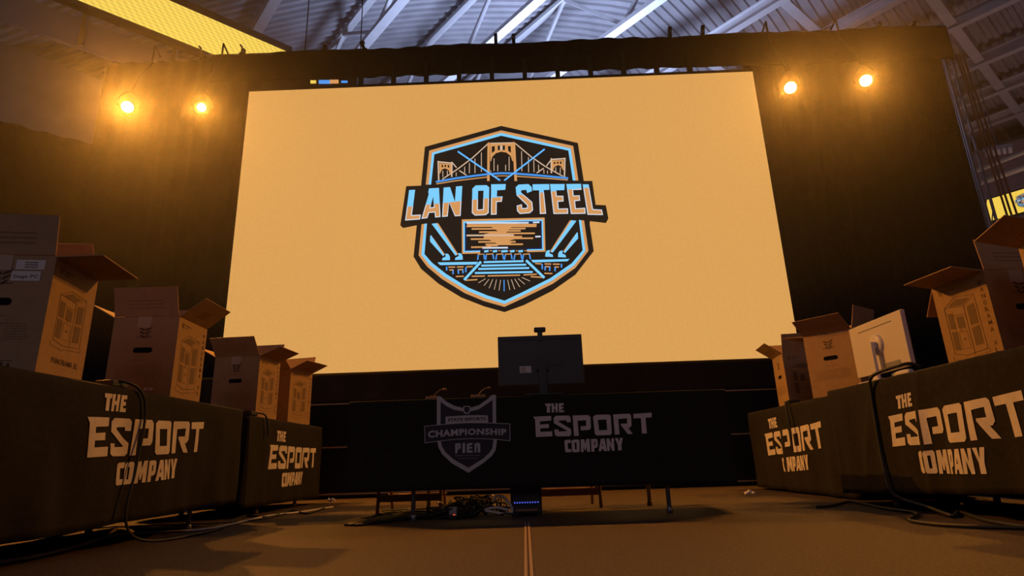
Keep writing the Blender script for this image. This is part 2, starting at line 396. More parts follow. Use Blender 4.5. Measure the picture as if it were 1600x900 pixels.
ZA = lambda p: (640 + p[0] * .18125, 190 + p[1] * .18125)
ZBm = lambda p: (620 + p[0] * .2125, 280 + p[1] * .2125)
ZC = lambda p: (650 + p[0] * .177778, 330 + p[1] * .177778)
Z0 = lambda p: (600 + p[0] * .35547, 180 + p[1] * .35547)
EMB = []                                                    # (layer, polygon on the screen plane in metres (x, z), material)
def E(zf, layer, m, outer, holes=()):
    for t in pieces(outer, holes):
        EMB.append((layer, [tuple(atY(zf(p), YS)[[0, 2]]) for p in t], m))
E(lambda p: p, 1, 'ledblack', [Z0(p) for p in ((515, 48), (852, 123), (878, 290), (905, 472))] + [ZC(p) for p in ((1525, 105), (1562, 352), (1400, 560), (1200, 700), (950, 826), (778, 888), (600, 838), (400, 760), (200, 640), (45, 508), (-21, 400))] + [Z0(p) for p in ((143, 497), (163, 313), (180, 140))])
def band(zf, layer, m, a, c): 
    for i in range(len(a) - 1): E(zf, layer, m, [a[i], a[i + 1], c[i + 1], c[i]])
oT = [(140, 545), (170, 252), (790, 78), (1410, 212), (1455, 510)]; oB = [(165, 545), (195, 270), (790, 100), (1388, 235), (1430, 510)]; iB = [(186, 545), (214, 284), (790, 124), (1368, 252), (1407, 510)]
band(ZA, 2, 'ledtan', oT, oB); band(ZA, 2, 'ledblue', oB, iB)
oT = [(50, 112), (24, 390), (100, 490), (230, 598), (430, 722), (600, 792), (778, 842), (950, 762), (1200, 640), (1400, 500), (1515, 350), (1475, 70)]
oB = [(75, 110), (48, 385), (120, 473), (250, 578), (450, 698), (620, 768), (778, 816), (940, 740), (1190, 615), (1390, 478), (1488, 350), (1450, 70)]
iB = [(97, 110), (75, 378), (140, 453), (265, 553), (460, 673), (630, 743), (778, 788), (930, 716), (1180, 590), (1370, 458), (1465, 345), (1430, 72)]
band(ZC, 2, 'ledtan', oT, oB); band(ZC, 2, 'ledblue', oB, iB)
E(Z0, 3, 'ledblack', [(98, 313), (300, 306), (500, 296), (700, 292), (915, 290), (930, 395), (975, 397), (986, 455), (975, 475), (800, 455), (500, 450), (180, 478), (85, 497), (72, 485)])
# lettering of the emblem
LET = [([(92, 82), (136, 80), (112, 266), (178, 262), (172, 298), (62, 306)], []),
       ([(238, 70), (311, 66), (322, 280), (282, 284), (279, 247), (238, 250), (226, 288), (182, 294), (236, 112), (232, 98)], [[(268, 130), (274, 206), (247, 210)]]),
       ([(345, 64), (392, 60), (428, 168), (436, 56), (482, 52), (470, 272), (428, 275), (385, 172), (375, 276), (334, 280)], []),
       ([(580, 48), (660, 46), (680, 62), (676, 250), (655, 266), (575, 270), (552, 250), (556, 72)], [[(598, 88), (638, 86), (634, 222), (596, 226)]]),
       ([(694, 40), (802, 38), (798, 80), (738, 84), (736, 130), (778, 128), (772, 168), (735, 170), (734, 262), (692, 264)], []),
       ([(895, 42), (968, 38), (992, 60), (994, 90), (958, 104), (952, 80), (914, 84), (914, 100), (996, 170), (1002, 230), (978, 252), (905, 258), (884, 235), (882, 196), (920, 186), (922, 216), (958, 212), (958, 195), (880, 120), (874, 62)], []),
       ([(998, 40), (1120, 38), (1122, 80), (1080, 82), (1098, 256), (1052, 258), (1046, 84), (1000, 84)], []),
       ([(1126, 38), (1234, 38), (1232, 82), (1172, 84), (1176, 124), (1224, 124), (1226, 166), (1186, 168), (1190, 218), (1258, 216), (1260, 256), (1152, 258)], []),
       ([(1246, 38), (1354, 36), (1358, 80), (1296, 82), (1300, 122), (1344, 120), (1348, 160), (1310, 164), (1316, 216), (1384, 212), (1388, 256), (1280, 258)], []),
       ([(1366, 40), (1410, 40), (1442, 222), (1508, 226), (1516, 266), (1402, 264)], [])]
a_, b_, c_ = -143 / 1350., -1.0, 205 + 60 * -143 / -1350. * -1
sx, sy = (60, 207), (1410, 64); dx_, dy_ = sx[0] - sy[0], sx[1] - sy[1]
la, lb, lc = dy_, -dx_, -(dy_ * sx[0] - dx_ * sx[1])       # >0 below the split line
if la * 60 + lb * 400 + lc < 0: la, lb, lc = -la, -lb, -lc
for o_, h_ in LET:
    for t in pieces(o_, h_):
        up = clip(t, -la, -lb, -lc); dn = clip(t, la, lb, lc)
        if len(up) > 2: EMB.append((4, [tuple(atY(ZBm(p), YS)[[0, 2]]) for p in up], 'ledblue'))
        if len(dn) > 2: EMB.append((4, [tuple(atY(ZBm(p), YS)[[0, 2]]) for p in dn], 'ledpale'))
    for t in pieces(inset(o_, 6.5), [inset(h, -6.5) for h in h_]):
        dn = clip(t, la, lb, lc)
        if len(dn) > 2: EMB.append((5, [tuple(atY(ZBm(p), YS)[[0, 2]]) for p in dn], 'ledtan'))
# bridge
def P(m, *polys, z=ZA, l=4):
    for p in polys: E(z, l, m, p)
def SL(m, w, *lines, z=ZA, l=4):
    for ln in lines:
        for s_ in polyline(ln, w): E(z, l, m, s_)
E(ZA, 4, 'ledtan', [(693, 192), (892, 190), (893, 345), (886, 345), (872, 300), (835, 270), (790, 262), (745, 275), (714, 305), (702, 345), (696, 345)],
  [[(708, 218), (734, 214), (735, 255), (710, 275)], [(760, 210), (822, 208), (822, 248), (760, 250)], [(848, 213), (872, 215), (874, 272), (850, 255)]])
E(ZA, 4, 'ledcream', [(780, 210), (802, 209), (802, 249), (780, 250)])
P('ledtan', [(672, 190), (682, 180), (692, 186), (690, 515), (668, 515)], [(888, 182), (898, 176), (910, 186), (926, 515), (904, 515)])
SL('ledcream', 9, [(695, 190), (890, 186)], [(675, 195), (540, 318), (410, 415), (282, 500)], [(910, 190), (1050, 308), (1170, 390), (1320, 474)], [(365, 352), (405, 400)], [(430, 425), (492, 466)], [(1222, 330), (1180, 385)], [(1155, 405), (1095, 446)])
SL('ledcream', 6, [(619, 270), (619, 436)], [(564, 322), (564, 446)], [(516, 360), (516, 448)], [(475, 392), (475, 446)], [(402, 440), (402, 474)], [(965, 258), (968, 432)], [(1024, 310), (1026, 440)], [(1070, 335), (1073, 440)], [(1111, 375), (1113, 442)], [(1157, 415), (1158, 450)], [(1188, 425), (1189, 452)],
   [(728, 320), (728, 428)], [(760, 375), (760, 430)], [(828, 375), (828, 428)], [(858, 305), (858, 426)], [(700, 425), (700, 440)])
SL('ledmid', 17, [(228, 523), (400, 492), (560, 470), (680, 456), (790, 448), (900, 450), (1100, 466), (1366, 491)], l=5)
SL('ledtan', 9, [(232, 540), (400, 513), (560, 494), (680, 480)], [(920, 474), (1100, 486), (1364, 506)]); SL('ledtan', 7, [(715, 476), (790, 470), (860, 472)])
for q in (lambda x: x, None):
    g = (lambda x, y: (x, y)) if q else (lambda x, y: (1586 - x, y - 32 + (1586 - 2 * x > 900) * 4))
    SL('ledcream', 12, [g(248, 342), g(252, 515)], [g(365, 350), g(364, 480)], [g(244, 350), g(370, 362)])
    E(ZA, 4, 'ledtan', [g(258, 362), g(360, 370), g(360, 460), g(348, 450), g(335, 418), g(305, 406), g(280, 415), g(264, 450), g(258, 450)], [[g(276, 374), g(290, 375), g(290, 396), g(278, 398)], [g(302, 376), g(316, 377), g(316, 394), g(302, 394)], [g(328, 378), g(342, 379), g(344, 402), g(330, 396)]])
    SL('ledcream', 6, [g(287, 425), g(288, 480)], [g(326, 425), g(326, 465)])
SL('ledmid', 15, [(415, 260), (782, 512)], [(1165, 240), (815, 512)], l=6); SL('ledblue', 7, [(420, 264), (776, 508)], [(1160, 244), (820, 508)], l=7)
# stage picture in the emblem
E(ZC, 4, 'ledtan', [(403, 75), (1130, 58), (1138, 358), (405, 378)]); E(ZC, 5, 'ledblue', [(416, 93), (1116, 75), (1122, 345), (418, 364)])
E(ZC, 6, 'lednavy', [(430, 106), (1104, 88), (1109, 335), (430, 352)]); E(ZC, 7, 'ledblack', [(444, 122), (1094, 106), (1098, 325), (444, 342)])
E(ZC, 8, 'ledtan', [(640, 118), (900, 112), (830, 150), (790, 195), (860, 218), (935, 232), (820, 262), (840, 290), (720, 292), (660, 262), (595, 238), (600, 205), (722, 180), (668, 145)])
for y, x0, x1, mm in ((108, 445, 990, 'ledpale'), (103, 1028, 1085, 'ledpale'), (124, 450, 1060, 'ledtan'), (137, 445, 700, 'ledtan'), (138, 780, 1058, 'ledtan'), (160, 490, 720, 'ledtan'), (158, 760, 962, 'ledtan'), (188, 555, 720, 'ledtan'), (178, 720, 920, 'ledtan'), (200, 640, 1045, 'ledtan'), (217, 445, 860, 'ledcream'), (228, 1048, 1095, 'ledpale'), (230, 600, 932, 'ledtan'), (249, 482, 820, 'ledtan'), (243, 800, 1030, 'ledtan'), (274, 548, 876, 'ledtan'), (296, 612, 940, 'ledtan'), (306, 620, 720, 'ledtan'), (320, 485, 660, 'ledtan'), (326, 584, 808, 'ledpale')):
    E(ZC, 9, mm, [(x0, y - 7), (x1, y - 9), (x1, y + 5), (x0, y + 7)])
E(ZC, 9, 'ledblack', [(565, 345), (975, 332), (975, 366), (565, 378)])
for x0, x1 in ((600, 638), (676, 714), (750, 806), (828, 866), (900, 940)): E(ZC, 10, 'ledblue', [(x0, 348), (x1, 344), (x1, 363), (x0, 367)])
for x0 in (648, 724, 816, 876, 952): SL('ledtan', 7, [(x0, 352), (x0 + 20, 351)], z=ZC, l=10)
for x0, x1 in ((545, 600), (615, 680), (706, 766), (782, 840), (866, 926), (942, 1000)):
    d = (772 - (x0 + x1) / 2) * .03
    SL('ledtan', 9, [(x0, 381), (x1, 377)], z=ZC); SL('ledmid', 12, [(x0 + 3, 385), (x0 - 4 + d * .3, 430)], [(x1 - 3, 380), (x1 + 4 - d * .3, 424)], z=ZC)
P('ledblue', [(190, 452), (548, 447), (530, 470), (212, 476)], [(1010, 431), (1350, 422), (1330, 442), (1030, 453)], z=ZC)
for y, x0, x1 in ((450, 595, 945), (481, 574, 968), (510, 548, 995), (545, 518, 1025)): SL('ledblue', 17, [(x0, y), (x1, y - 9)], z=ZC)
SL('ledtan', 11, [(490, 574), (606, 572)], [(630, 571), (915, 564)], [(945, 562), (1062, 556)], z=ZC)
SL('ledblue', 22, [(572, 446), (424, 606)], [(968, 434), (1128, 588)], z=ZC, l=5)
for g in (lambda x, y: (x, y), lambda x, y: (1548 - x, y - 26)):
    SL('ledmid', 13, [g(270, 490), g(270, 524)], [g(326, 515), g(326, 556)], [g(372, 512), g(374, 552)], [g(412, 512), g(414, 548)], [g(440, 492), g(438, 538)], z=ZC)
    SL('ledtan', 11, [g(285, 494), g(345, 493)], [g(360, 493), g(418, 491)], [g(445, 491), g(500, 488)], [g(293, 519), g(330, 518)], [g(368, 517), g(412, 514)], [g(350, 576), g(420, 574)], [g(438, 609), g(540, 603)], z=ZC)
    P('ledblue', [g(138, 113), g(180, 108), g(366, 385), g(346, 392)], [g(126, 222), g(132, 212), g(250, 385), g(240, 398), g(124, 268)], z=ZC)
    P('ledtan', [g(180, 108), g(196, 108), g(372, 382), g(364, 386)], [g(130, 206), g(138, 218), g(256, 382), g(248, 386)], z=ZC, l=5)
    P('ledblue', [g(258, 375), g(284, 378), g(298, 400), g(300, 432), g(230, 435), g(234, 414), g(262, 402)], [g(372, 370), g(398, 374), g(410, 396), g(412, 428), g(343, 431), g(348, 410), g(376, 398)], z=ZC, l=6)
SL('ledcream', 5, [(548, 632), (612, 595)], [(598, 656), (642, 600)], [(642, 680), (675, 600)], [(688, 692), (708, 602)], [(730, 698), (744, 606)], [(825, 694), (806, 605)], [(868, 688), (838, 602)], [(912, 668), (868, 598)], [(956, 644), (898, 594)], [(1002, 616), (930, 584)], z=ZC)
SL('ledmid', 9, [(775, 706), (774, 605)], z=ZC)
def emblem(parent, org, T=None, name='emblem', lay=.0012):
    b = MB(); lmap = {}
    for l, poly, m in EMB:
        pts = [(x, YS - .004 - .0008 - l * lay, z) for x, z in poly]
        if T: pts = [T(p, l) for p in pts]
        b.add(pts, [list(range(len(pts)))], m)
    return b.build(name, None, parent, org, keep=True)
emblem(led_disp, LO)

# ================================================================ screen base: black riser under the LED wall
rs = thing('screen_riser', 'long black riser carrying the big screen behind the centre table', 'riser', (-.1, 7.1, 0)); o = rs.location
MB().box(-3.9, 3.6, 7.06, 7.6, .02, 1.05).build('body', 'blackdull', rs, o)
for zz, xl, xr in ((1.05, -2.75, 3.0), (.56, -2.7, 2.95), (.05, -2.6, 2.9)):
    MB().box(xl, xr, 7.035, 7.06, zz - .008, zz + .008).build('edge_rail', 'seam', rs, o)

# ================================================================ truss behind the drape: bar and clamps on its top edge
tr = thing('truss_bar', 'thin steel bar along the top of the black drape', 'truss', (0, 7.5, 6.24)); o = tr.location
MB().tube([(-4.5, 7.5, 6.28), (6.3, 7.5, 6.17)], .024, n=10).build('tube', 'steel', tr, o)
MB().tube([(-4.5, 7.72, 6.1), (6.3, 7.72, 6.0)], .024, n=10).build('rear_tube', 'steel', tr, o)
def clamp(px, py, label, lean=0, h=.26):
    p = atY((px, py), 7.5); z0 = 6.285 - (p[0] + 4.5) * .0102
    t = thing('truss_clamp', label, 'clamp', (p[0], 7.5, z0), 0, 'clamps on the truss bar'); o = t.location
    MB().bar((p[0], 7.5, z0 + .012), (p[0] + lean, 7.5, z0 + h), .05, .05).build('post', 'blackdull', t, o)
    MB().lathe([(.045, -.035), (.045, .035), (.028, .035), (.028, -.035), (.045, -.035)], (p[0], 7.5, z0), (1, 0, 0), n=14).build('jaw', 'blackdull', t, o)
    MB().tube([(p[0], 7.46, z0 + .1), (p[0], 7.40, z0 + .1)], .014).build('bolt', 'steel', t, o)
for px, py, lb, ln, h in ((380, 82, 'small black clamp at the left end of the truss bar', 0, .10), (316, 84, 'small black clamp beside the yellow LED banner edge', 0, .09), (508, 80, 'short black clamp above the small lit sign', 0, .13), (570, 78, 'leaning black clamp under a white roof chord', -.06, .16),
                          (775, 74, 'left black clamp of the pair above the emblem', 0, .22), (803, 74, 'right black clamp of the pair above the emblem', 0, .20), (1047, 66, 'left black clamp of the pair right of the emblem', .02, .24), (1098, 64, 'right black clamp of the pair right of the emblem', .03, .25),
                          (1368, 52, 'left brown clamp above the right hand lamps', .1, .2), (1420, 50, 'right brown clamp above the right hand lamps', .12, .2)):
    clamp(px, py, lb, ln, h)
mast = thing('truss_mast', 'thin grey mast along the right edge of the black drape', 'mast', (6.36, 7.6, 0)); o = mast.location
for dx, dy in ((-.05, -.05), (.05, -.05), (0, .05)): MB().tube([(6.36 + dx, 7.6 + dy, 0), (6.36 + dx, 7.6 + dy, 6.1)], .018).build('tube', 'steel', mast, o)
b = MB()
for i in range(20): b.tube([(6.31, 7.55, .1 + i * .3), (6.41, 7.55, .4 + i * .3)], .008, n=5)
b.build('bracing', 'steel', mast, o)
for i, (x0, x1, lb) in enumerate(((6.41, 6.42, 'red brown rope hanging nearest the drape edge'), (6.45, 6.50, 'middle red brown rope at the right drape edge'), (6.50, 6.60, 'outermost red brown rope right of the drape'))):
    b = MB(); b.tube([(x0, 7.45, 5.75), ((x0 + x1) / 2 + .03, 7.4, 3), (x1, 7.3, .01)], .014, n=6, sub=8)
    b.build('rope', 'rope', None, (x1, 7.3, 0), label=lb, category='rope', group='ropes at the right drape edge')

# ================================================================ stage lamps
LAMP_C = (1.0, .37, .045)
def lamp(px, label, target, power, r=.06, core='lampcore'):
    c = Vector(atY(px, 6.95)); d = (target(c) - c).normalized()
    t = thing('stage_lamp', label, 'stage lamp', c, 0, 'orange stage lamps'); o = t.location
    b = MB(); b.lathe([(.001, -.24), (.05, -.23), (.075, -.15), (.085, 0), (.09, .03), (.082, .03), (.075, 0), (.001, -.02)], c, d); can = b.build('can', 'blackdull', t, o)
    MB().lathe([(.001, .012), (r * .6, .010), (r, .004), (r + .012, -.002)], c, d).build('lens', core, can, o)
    up = Vector((0, 0, 1)); s = d.cross(up).normalized()
    b = MB(); b.tube([c + s * .12 - d * .08, c + s * .125 + up * .12 - d * .08, c + up * .24 - d * .08, c - s * .125 + up * .12 - d * .08, c - s * .12 - d * .08], .012, n=6, sub=5); b.build('yoke', 'blackdull', t, o)
    top = c + up * .24 - d * .08
    MB().tube([top, (top.x, top.y + .1, top.z + .3), (top.x, 7.33, top.z + .7), (top.x, 7.34, 6.36), (top.x, 7.5, 6.30)], .014, n=6).build('hanger', 'blackdull', t, o)
    l = bpy.data.lights.new('beam', 'SPOT'); l.energy = power; l.color = LAMP_C; l.spot_size = math.radians(112); l.spot_blend = .35; l.shadow_soft_size = .05
    lo = bpy.data.objects.new('beam', l); COL.objects.link(lo); lo.parent = t; lo.location = d * .06
    lo.rotation_euler = d.to_track_quat('-Z', 'Y').to_euler()
    return t
LP = 470
AIML = lambda c: c + Vector((.38, -.74, -.55)); AIMR = lambda c: c + Vector((-.38, -.74, -.55))
lamp((199, 167), 'brightest orange stage lamp, outer one on the left drape', AIML, LP * 2.8)
lamp((315, 168), 'smallest orange stage lamp beside the left edge of the big screen', AIML, LP * 1.2, .04)
lamp((1235, 137), 'orange stage lamp just right of the big screen', AIMR, LP)
lamp((1353, 126), 'orange stage lamp farthest right on the right drape', AIMR, LP)

# ================================================================ far screens
P1 = np.array([-8.165, 9.187, 9.0]); dv = np.array([.72, .694, 0]); nv = np.array([dv[1], -dv[0], 0])
rb = thing('led_banner', 'long yellow LED banner hanging under the roof at top left', 'LED banner', tuple(P1)); o = rb.location
def rq(t, z, off=0): p = P1 + dv * t - nv * off * -1; return (p[0], p[1], z)
MB().add([rq(-4, 9.0), rq(4.06, 9.0), rq(4.06, 9.86), rq(-4, 9.86)], [[0, 1, 2, 3]]).build('display', 'ledyellow', rb, o)
bk = -nv if (nv @ (CAM - P1)) > 0 else nv
def rq2(t, z, off): p = P1 + dv * t + bk * off; return (p[0], p[1], z)
MB().bar(rq2(-4, 9.95, .05), rq2(4.1, 9.95, .05), .14, .16).build('top_frame', 'dkgrey', rb, o)
MB().bar(rq2(-4, 8.93, .05), rq2(4.1, 8.93, .05), .14, .12).build('bottom_frame', 'dkgrey', rb, o)
MB().bar(rq2(-4, 8.46, .25), rq2(2.9, 8.46, .25), .1, .6).build('fascia', 'foam', rb, o)
for t_ in (-1.3, .2, 1.75, 2.8): MB().bar(rq2(t_, 8.2, .18), rq2(t_, 8.9, .18), .09, .07).build('post', 'dkgrey', rb, o)
A = atZ((1540, 313), 8); B = atZ((1600, 295), 8); dv2 = (B - A) / np.linalg.norm(B - A); n2 = np.array([dv2[1], -dv2[0], 0]); BL = atP((1548, 345), A, n2); hh = 8 - BL[2]
sc2 = thing('side_screen', 'distant yellow screen with the small emblem at the right picture edge', 'screen', tuple(BL)); o = sc2.location
wd = hh * 16 / 9; f2 = -n2 if n2 @ (CAM - A) < 0 else n2
LOGO_C = atP((1603, 318), A, n2); wd = max(wd, 2 * float(np.linalg.norm((LOGO_C - A)[:2])))
q = lambda t, z, off=0: tuple(A + dv2 * t + f2 * off + np.array([0, 0, z - 8]))
sdisp = MB().add([q(0, 8 - hh), q(wd, 8 - hh), q(wd, 8), q(0, 8)], [[0, 1, 2, 3]]).build('display', 'ledyellowfar', sc2, o)
MB().bar(q(-.05, 8 - hh / 2, -.08), q(wd + .05, 8 - hh / 2, -.08), .1, hh + .1).build('dark_backing', 'blackdull', sc2, o)
k2 = hh * .62 / 2.45; lc0 = np.array([-.165, 0, 3.62]); tc_ = float((LOGO_C - A) @ dv2)
emblem(sdisp, o, lambda p, l: q(tc_ + (p[0] - lc0[0]) * k2, 8 - hh * .48 + (p[2] - lc0[2]) * k2, .01 + .003 * l))
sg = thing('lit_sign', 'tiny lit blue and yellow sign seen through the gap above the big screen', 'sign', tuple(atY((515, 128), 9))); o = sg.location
for x0, x1, y0, y1, mm in ((485, 494, 125.5, 130.5, 'ledyellow'), (498, 516, 125, 131, 'ledmid'), (515, 529, 124.5, 130.5, 'ledtan'), (533, 543, 126, 129.5, 'ledmid')):
    p = [atY(v, 9) for v in ((x0, y1), (x1, y1), (x1, y0), (x0, y0))]; MB().add(p, [[0, 1, 2, 3]]).build('panel', mm, sg, o)
MB().box(atY((380, 128), 9)[0], atY((556, 128), 9)[0], 9.02, 9.1, o.z - .3, o.z + .3).build('dark_backing', 'blackdull', sg, o)  # wide black sheet added to keep the left part of the gap dark
for dx in (-.5, .5): MB().bar((o.x + dx, 9.06, o.z + .29), (o.x + dx, 9.06, deckz(DN.dot(Vector((o.x + dx, 9.06, 0)))) + .02), .015, .015).build('hanger_rod', 'blackdull', sg, o)
# striped heater and pipes at the far right
hp = Vector(atY((1560, 237), 20)); ht = thing('roof_heater', 'striped white heater unit hanging under the roof at far right', 'heater', hp)
T = Matrix.Translation(hp) @ Matrix.Rotation(math.radians(-40), 4, 'Z') @ Matrix.Rotation(math.radians(8), 4, 'Y')
MB().box(-.42, .42, -.3, .3, 0, .12, T=T).build('case', 'steel', ht, hp)
for i in range(5): MB().box(-.36 + i * .16, -.26 + i * .16, -.28, .28, -.03, .01, T=T).build('tube', 'roofwhite', ht, hp)
MB().bar(hp + Vector((0, 0, .1)), hp + Vector((0, 0, 4.0)), .03, .03).build('rod', 'steel', ht, hp)
for i, (pa, pb, r, lb) in enumerate((((1505, 275), (1600, 238), .07, 'upper beige pipe below the striped heater'), ((1520, 290), (1600, 262), .10, 'lower beige pipe below the striped heater'))):
    a = Vector(atZ(pa, 9.5)); c = Vector(atZ(pb, 9.5)); d = c - a
    MB().tube([a - d * .6, c + d], r, n=10).build('pipe', 'beige', None, a, label=lb, category='pipe', group='beige pipes')

# ================================================================ tables
def table(label, x0, x1, y0, y1, fold_axis, legs=True, top=.735):
    t = thing('folding_table', label, 'table', ((x0 + x1) / 2, (y0 + y1) / 2, 0), 0, 'folding tables under black cloths'); o = t.location
    MB().box(x0, x1, y0, y1, top - .035, top, ch=.008).build('table_top', 'dkgrey', t, o)
    if fold_axis == 'x': pts = [(x, y) for x in (x0 + .38, x1 - .38) for y in (y0 + .06, y1 - .06)]
    else: pts = [(x, y) for y in (y0 + .38, y1 - .38) for x in (x0 + .06, x1 - .06)]
    for x, y in pts:
        b = MB(); b.tube([(x, y, 0.0), (x, y, top - .035)], .014); b.lathe([(.001, 0), (.019, 0), (.019, .03), (.014, .035)], (x, y, 0), (0, 0, 1), n=12)
        b.build('leg', 'steel', t, o)
    for k in (0, 2):
        (xa, ya), (xb, yb) = pts[k], pts[k + 1]; MB().tube([(xa, ya, .33), (xb, yb, .33)], .010).build('brace', 'steel', t, o)
    return t
class Cloth:
    """cloth over a table: flat top, front along u (at x = const or y = const), short ends; folds grow downwards"""
    def __init__(s, axis, front, back, u0, u1, zt, zb, amp=.012, seed=1, pleats=(), zb2=None, rear=True):
        s.rear = rear
        s.axis, s.front, s.back, s.u0, s.u1, s.zt, s.zb, s.amp, s.pleats = axis, front, back, u0, u1, zt, zb, amp, pleats
        s.zb2 = zb if zb2 is None else zb2; r = random.Random(seed); s.ph = [r.uniform(0, 6.28) for _ in range(6)]
        s.sg = 1 if front > back else -1                    # outward direction of the front
    def zbot(s, u): t = min(1, max(0, (u - s.u0) / (s.u1 - s.u0))); return s.zb + (s.zb2 - s.zb) * t
    def disp(s, u, z):
        t = max(0, (s.zt - z) / (s.zt - s.zb)); p = s.ph
        d = s.amp * t ** 1.2 * (math.sin(9 * u + p[0]) + .6 * math.sin(17 * u + p[1] + 1.5 * z) + .35 * math.sin(31 * u + p[2])) + .02 * t ** .5 * .5
        d += s.amp * .25 * math.sin(14 * u + 9 * z + p[3]) * min(1, t * 4)
        for (pu, sl, h, w) in s.pleats:
            uu = pu + sl * (s.zt - z); d += h * min(1, .35 + t) * math.exp(-((u - uu) / w) ** 2)
        return d
    def fp(s, u, z, off=0):
        d = s.disp(u, z) + off; v = s.front + s.sg * d
        return (v, u, z) if s.axis == 'y' else (u, v, z)     # axis 'y': u runs along Y
    def build(s, name, label, extra=None):
        step = .022; nu = int((s.u1 - s.u0) / step); us = [s.u0 + (s.u1 - s.u0) * i / nu for i in range(nu + 1)]; nz = 18; r = .018
        rows = []                                            # rows from back of the top to the front hem
        def P3(v, u, z): return (v, u, z) if s.axis == 'y' else (u, v, z)
        if s.rear:
            for j in range(8, 0, -1): rows.append([P3(s.back - s.sg * (.004 + .02 * j / 8 + .012 * j / 8 * math.sin(15 * u + s.ph[5])), u, s.zt - (s.zt - .03) * j / 8) for u in us])
        for t in (0, .25, .5, .75, .97): rows.append([P3(s.back + (s.front - s.back) * t, u, s.zt) for u in us])
        rows.append([P3(s.front - s.sg * .004, u, s.zt - .002) for u in us])
        for j in range(nz + 1): rows.append([s.fp(u, s.zt - .012 - (s.zt - .012 - s.zbot(u)) * j / nz) for u in us])
        b = MB(); n = nu + 1; vs = [p for r_ in rows for p in r_]
        fs = [[j * n + i, j * n + i + 1, (j + 1) * n + i + 1, (j + 1) * n + i] for j in range(len(rows) - 1) for i in range(nu)]
        b.add(vs, fs, '', True)
        for end in (0, 1):                                   # short ends: hang from the top, joined to the front edge
            u = us[-1] if end else us[0]; sgn = 1 if end else -1; m_ = 22; E_ = []
            for j in range(nz + 1):
                z = s.zt - (s.zt - s.zbot(u)) * j / nz; t = j / nz; row = []
                f0 = s.front if j == 0 else None
                for i in range(m_ + 1):
                    k = i / m_; v = s.back + (s.front - s.back) * k; o = sgn * (.004 + s.amp * 1.4 * t * (math.sin(22 * v + s.ph[4]) + 1) + .03 * t) * (1 - k ** 6)
                    if i == m_: row.append(s.fp(u, max(z, s.zbot(u)) if j else s.zt - .012)); continue
                    row.append(P3(v, u + o, z))
                E_.append(row)
            vs = [p for r_ in E_ for p in r_]; n2 = m_ + 1
            b.add(vs, [[j * n2 + i, j * n2 + i + 1, (j + 1) * n2 + i + 1, (j + 1) * n2 + i] for j in range(nz) for i in range(m_)], '', True)
        me = b.build(name, 'cloth', None, P3((s.front + s.back) / 2, (s.u0 + s.u1) / 2, s.zt), label=label, category='tablecloth')
        md = me.modifiers.new('thick', 'SOLIDIFY'); md.thickness = .003; md.offset = 0
        s.o = me; return me
    def plane(s, px): p = atX(px, s.front) if s.axis == 'y' else atY(px, s.front); return (p[1], p[2]) if s.axis == 'y' else (p[0], p[2])
    def put(s, b, polys, m, off=.004, step=.03):
        """polys: convex (u, z) pieces laid on the front"""
        for q in dice(polys, step):
            pts = [s.fp(u, z, off) for u, z in q]; b.add(pts, [list(range(len(pts)))], m, True)

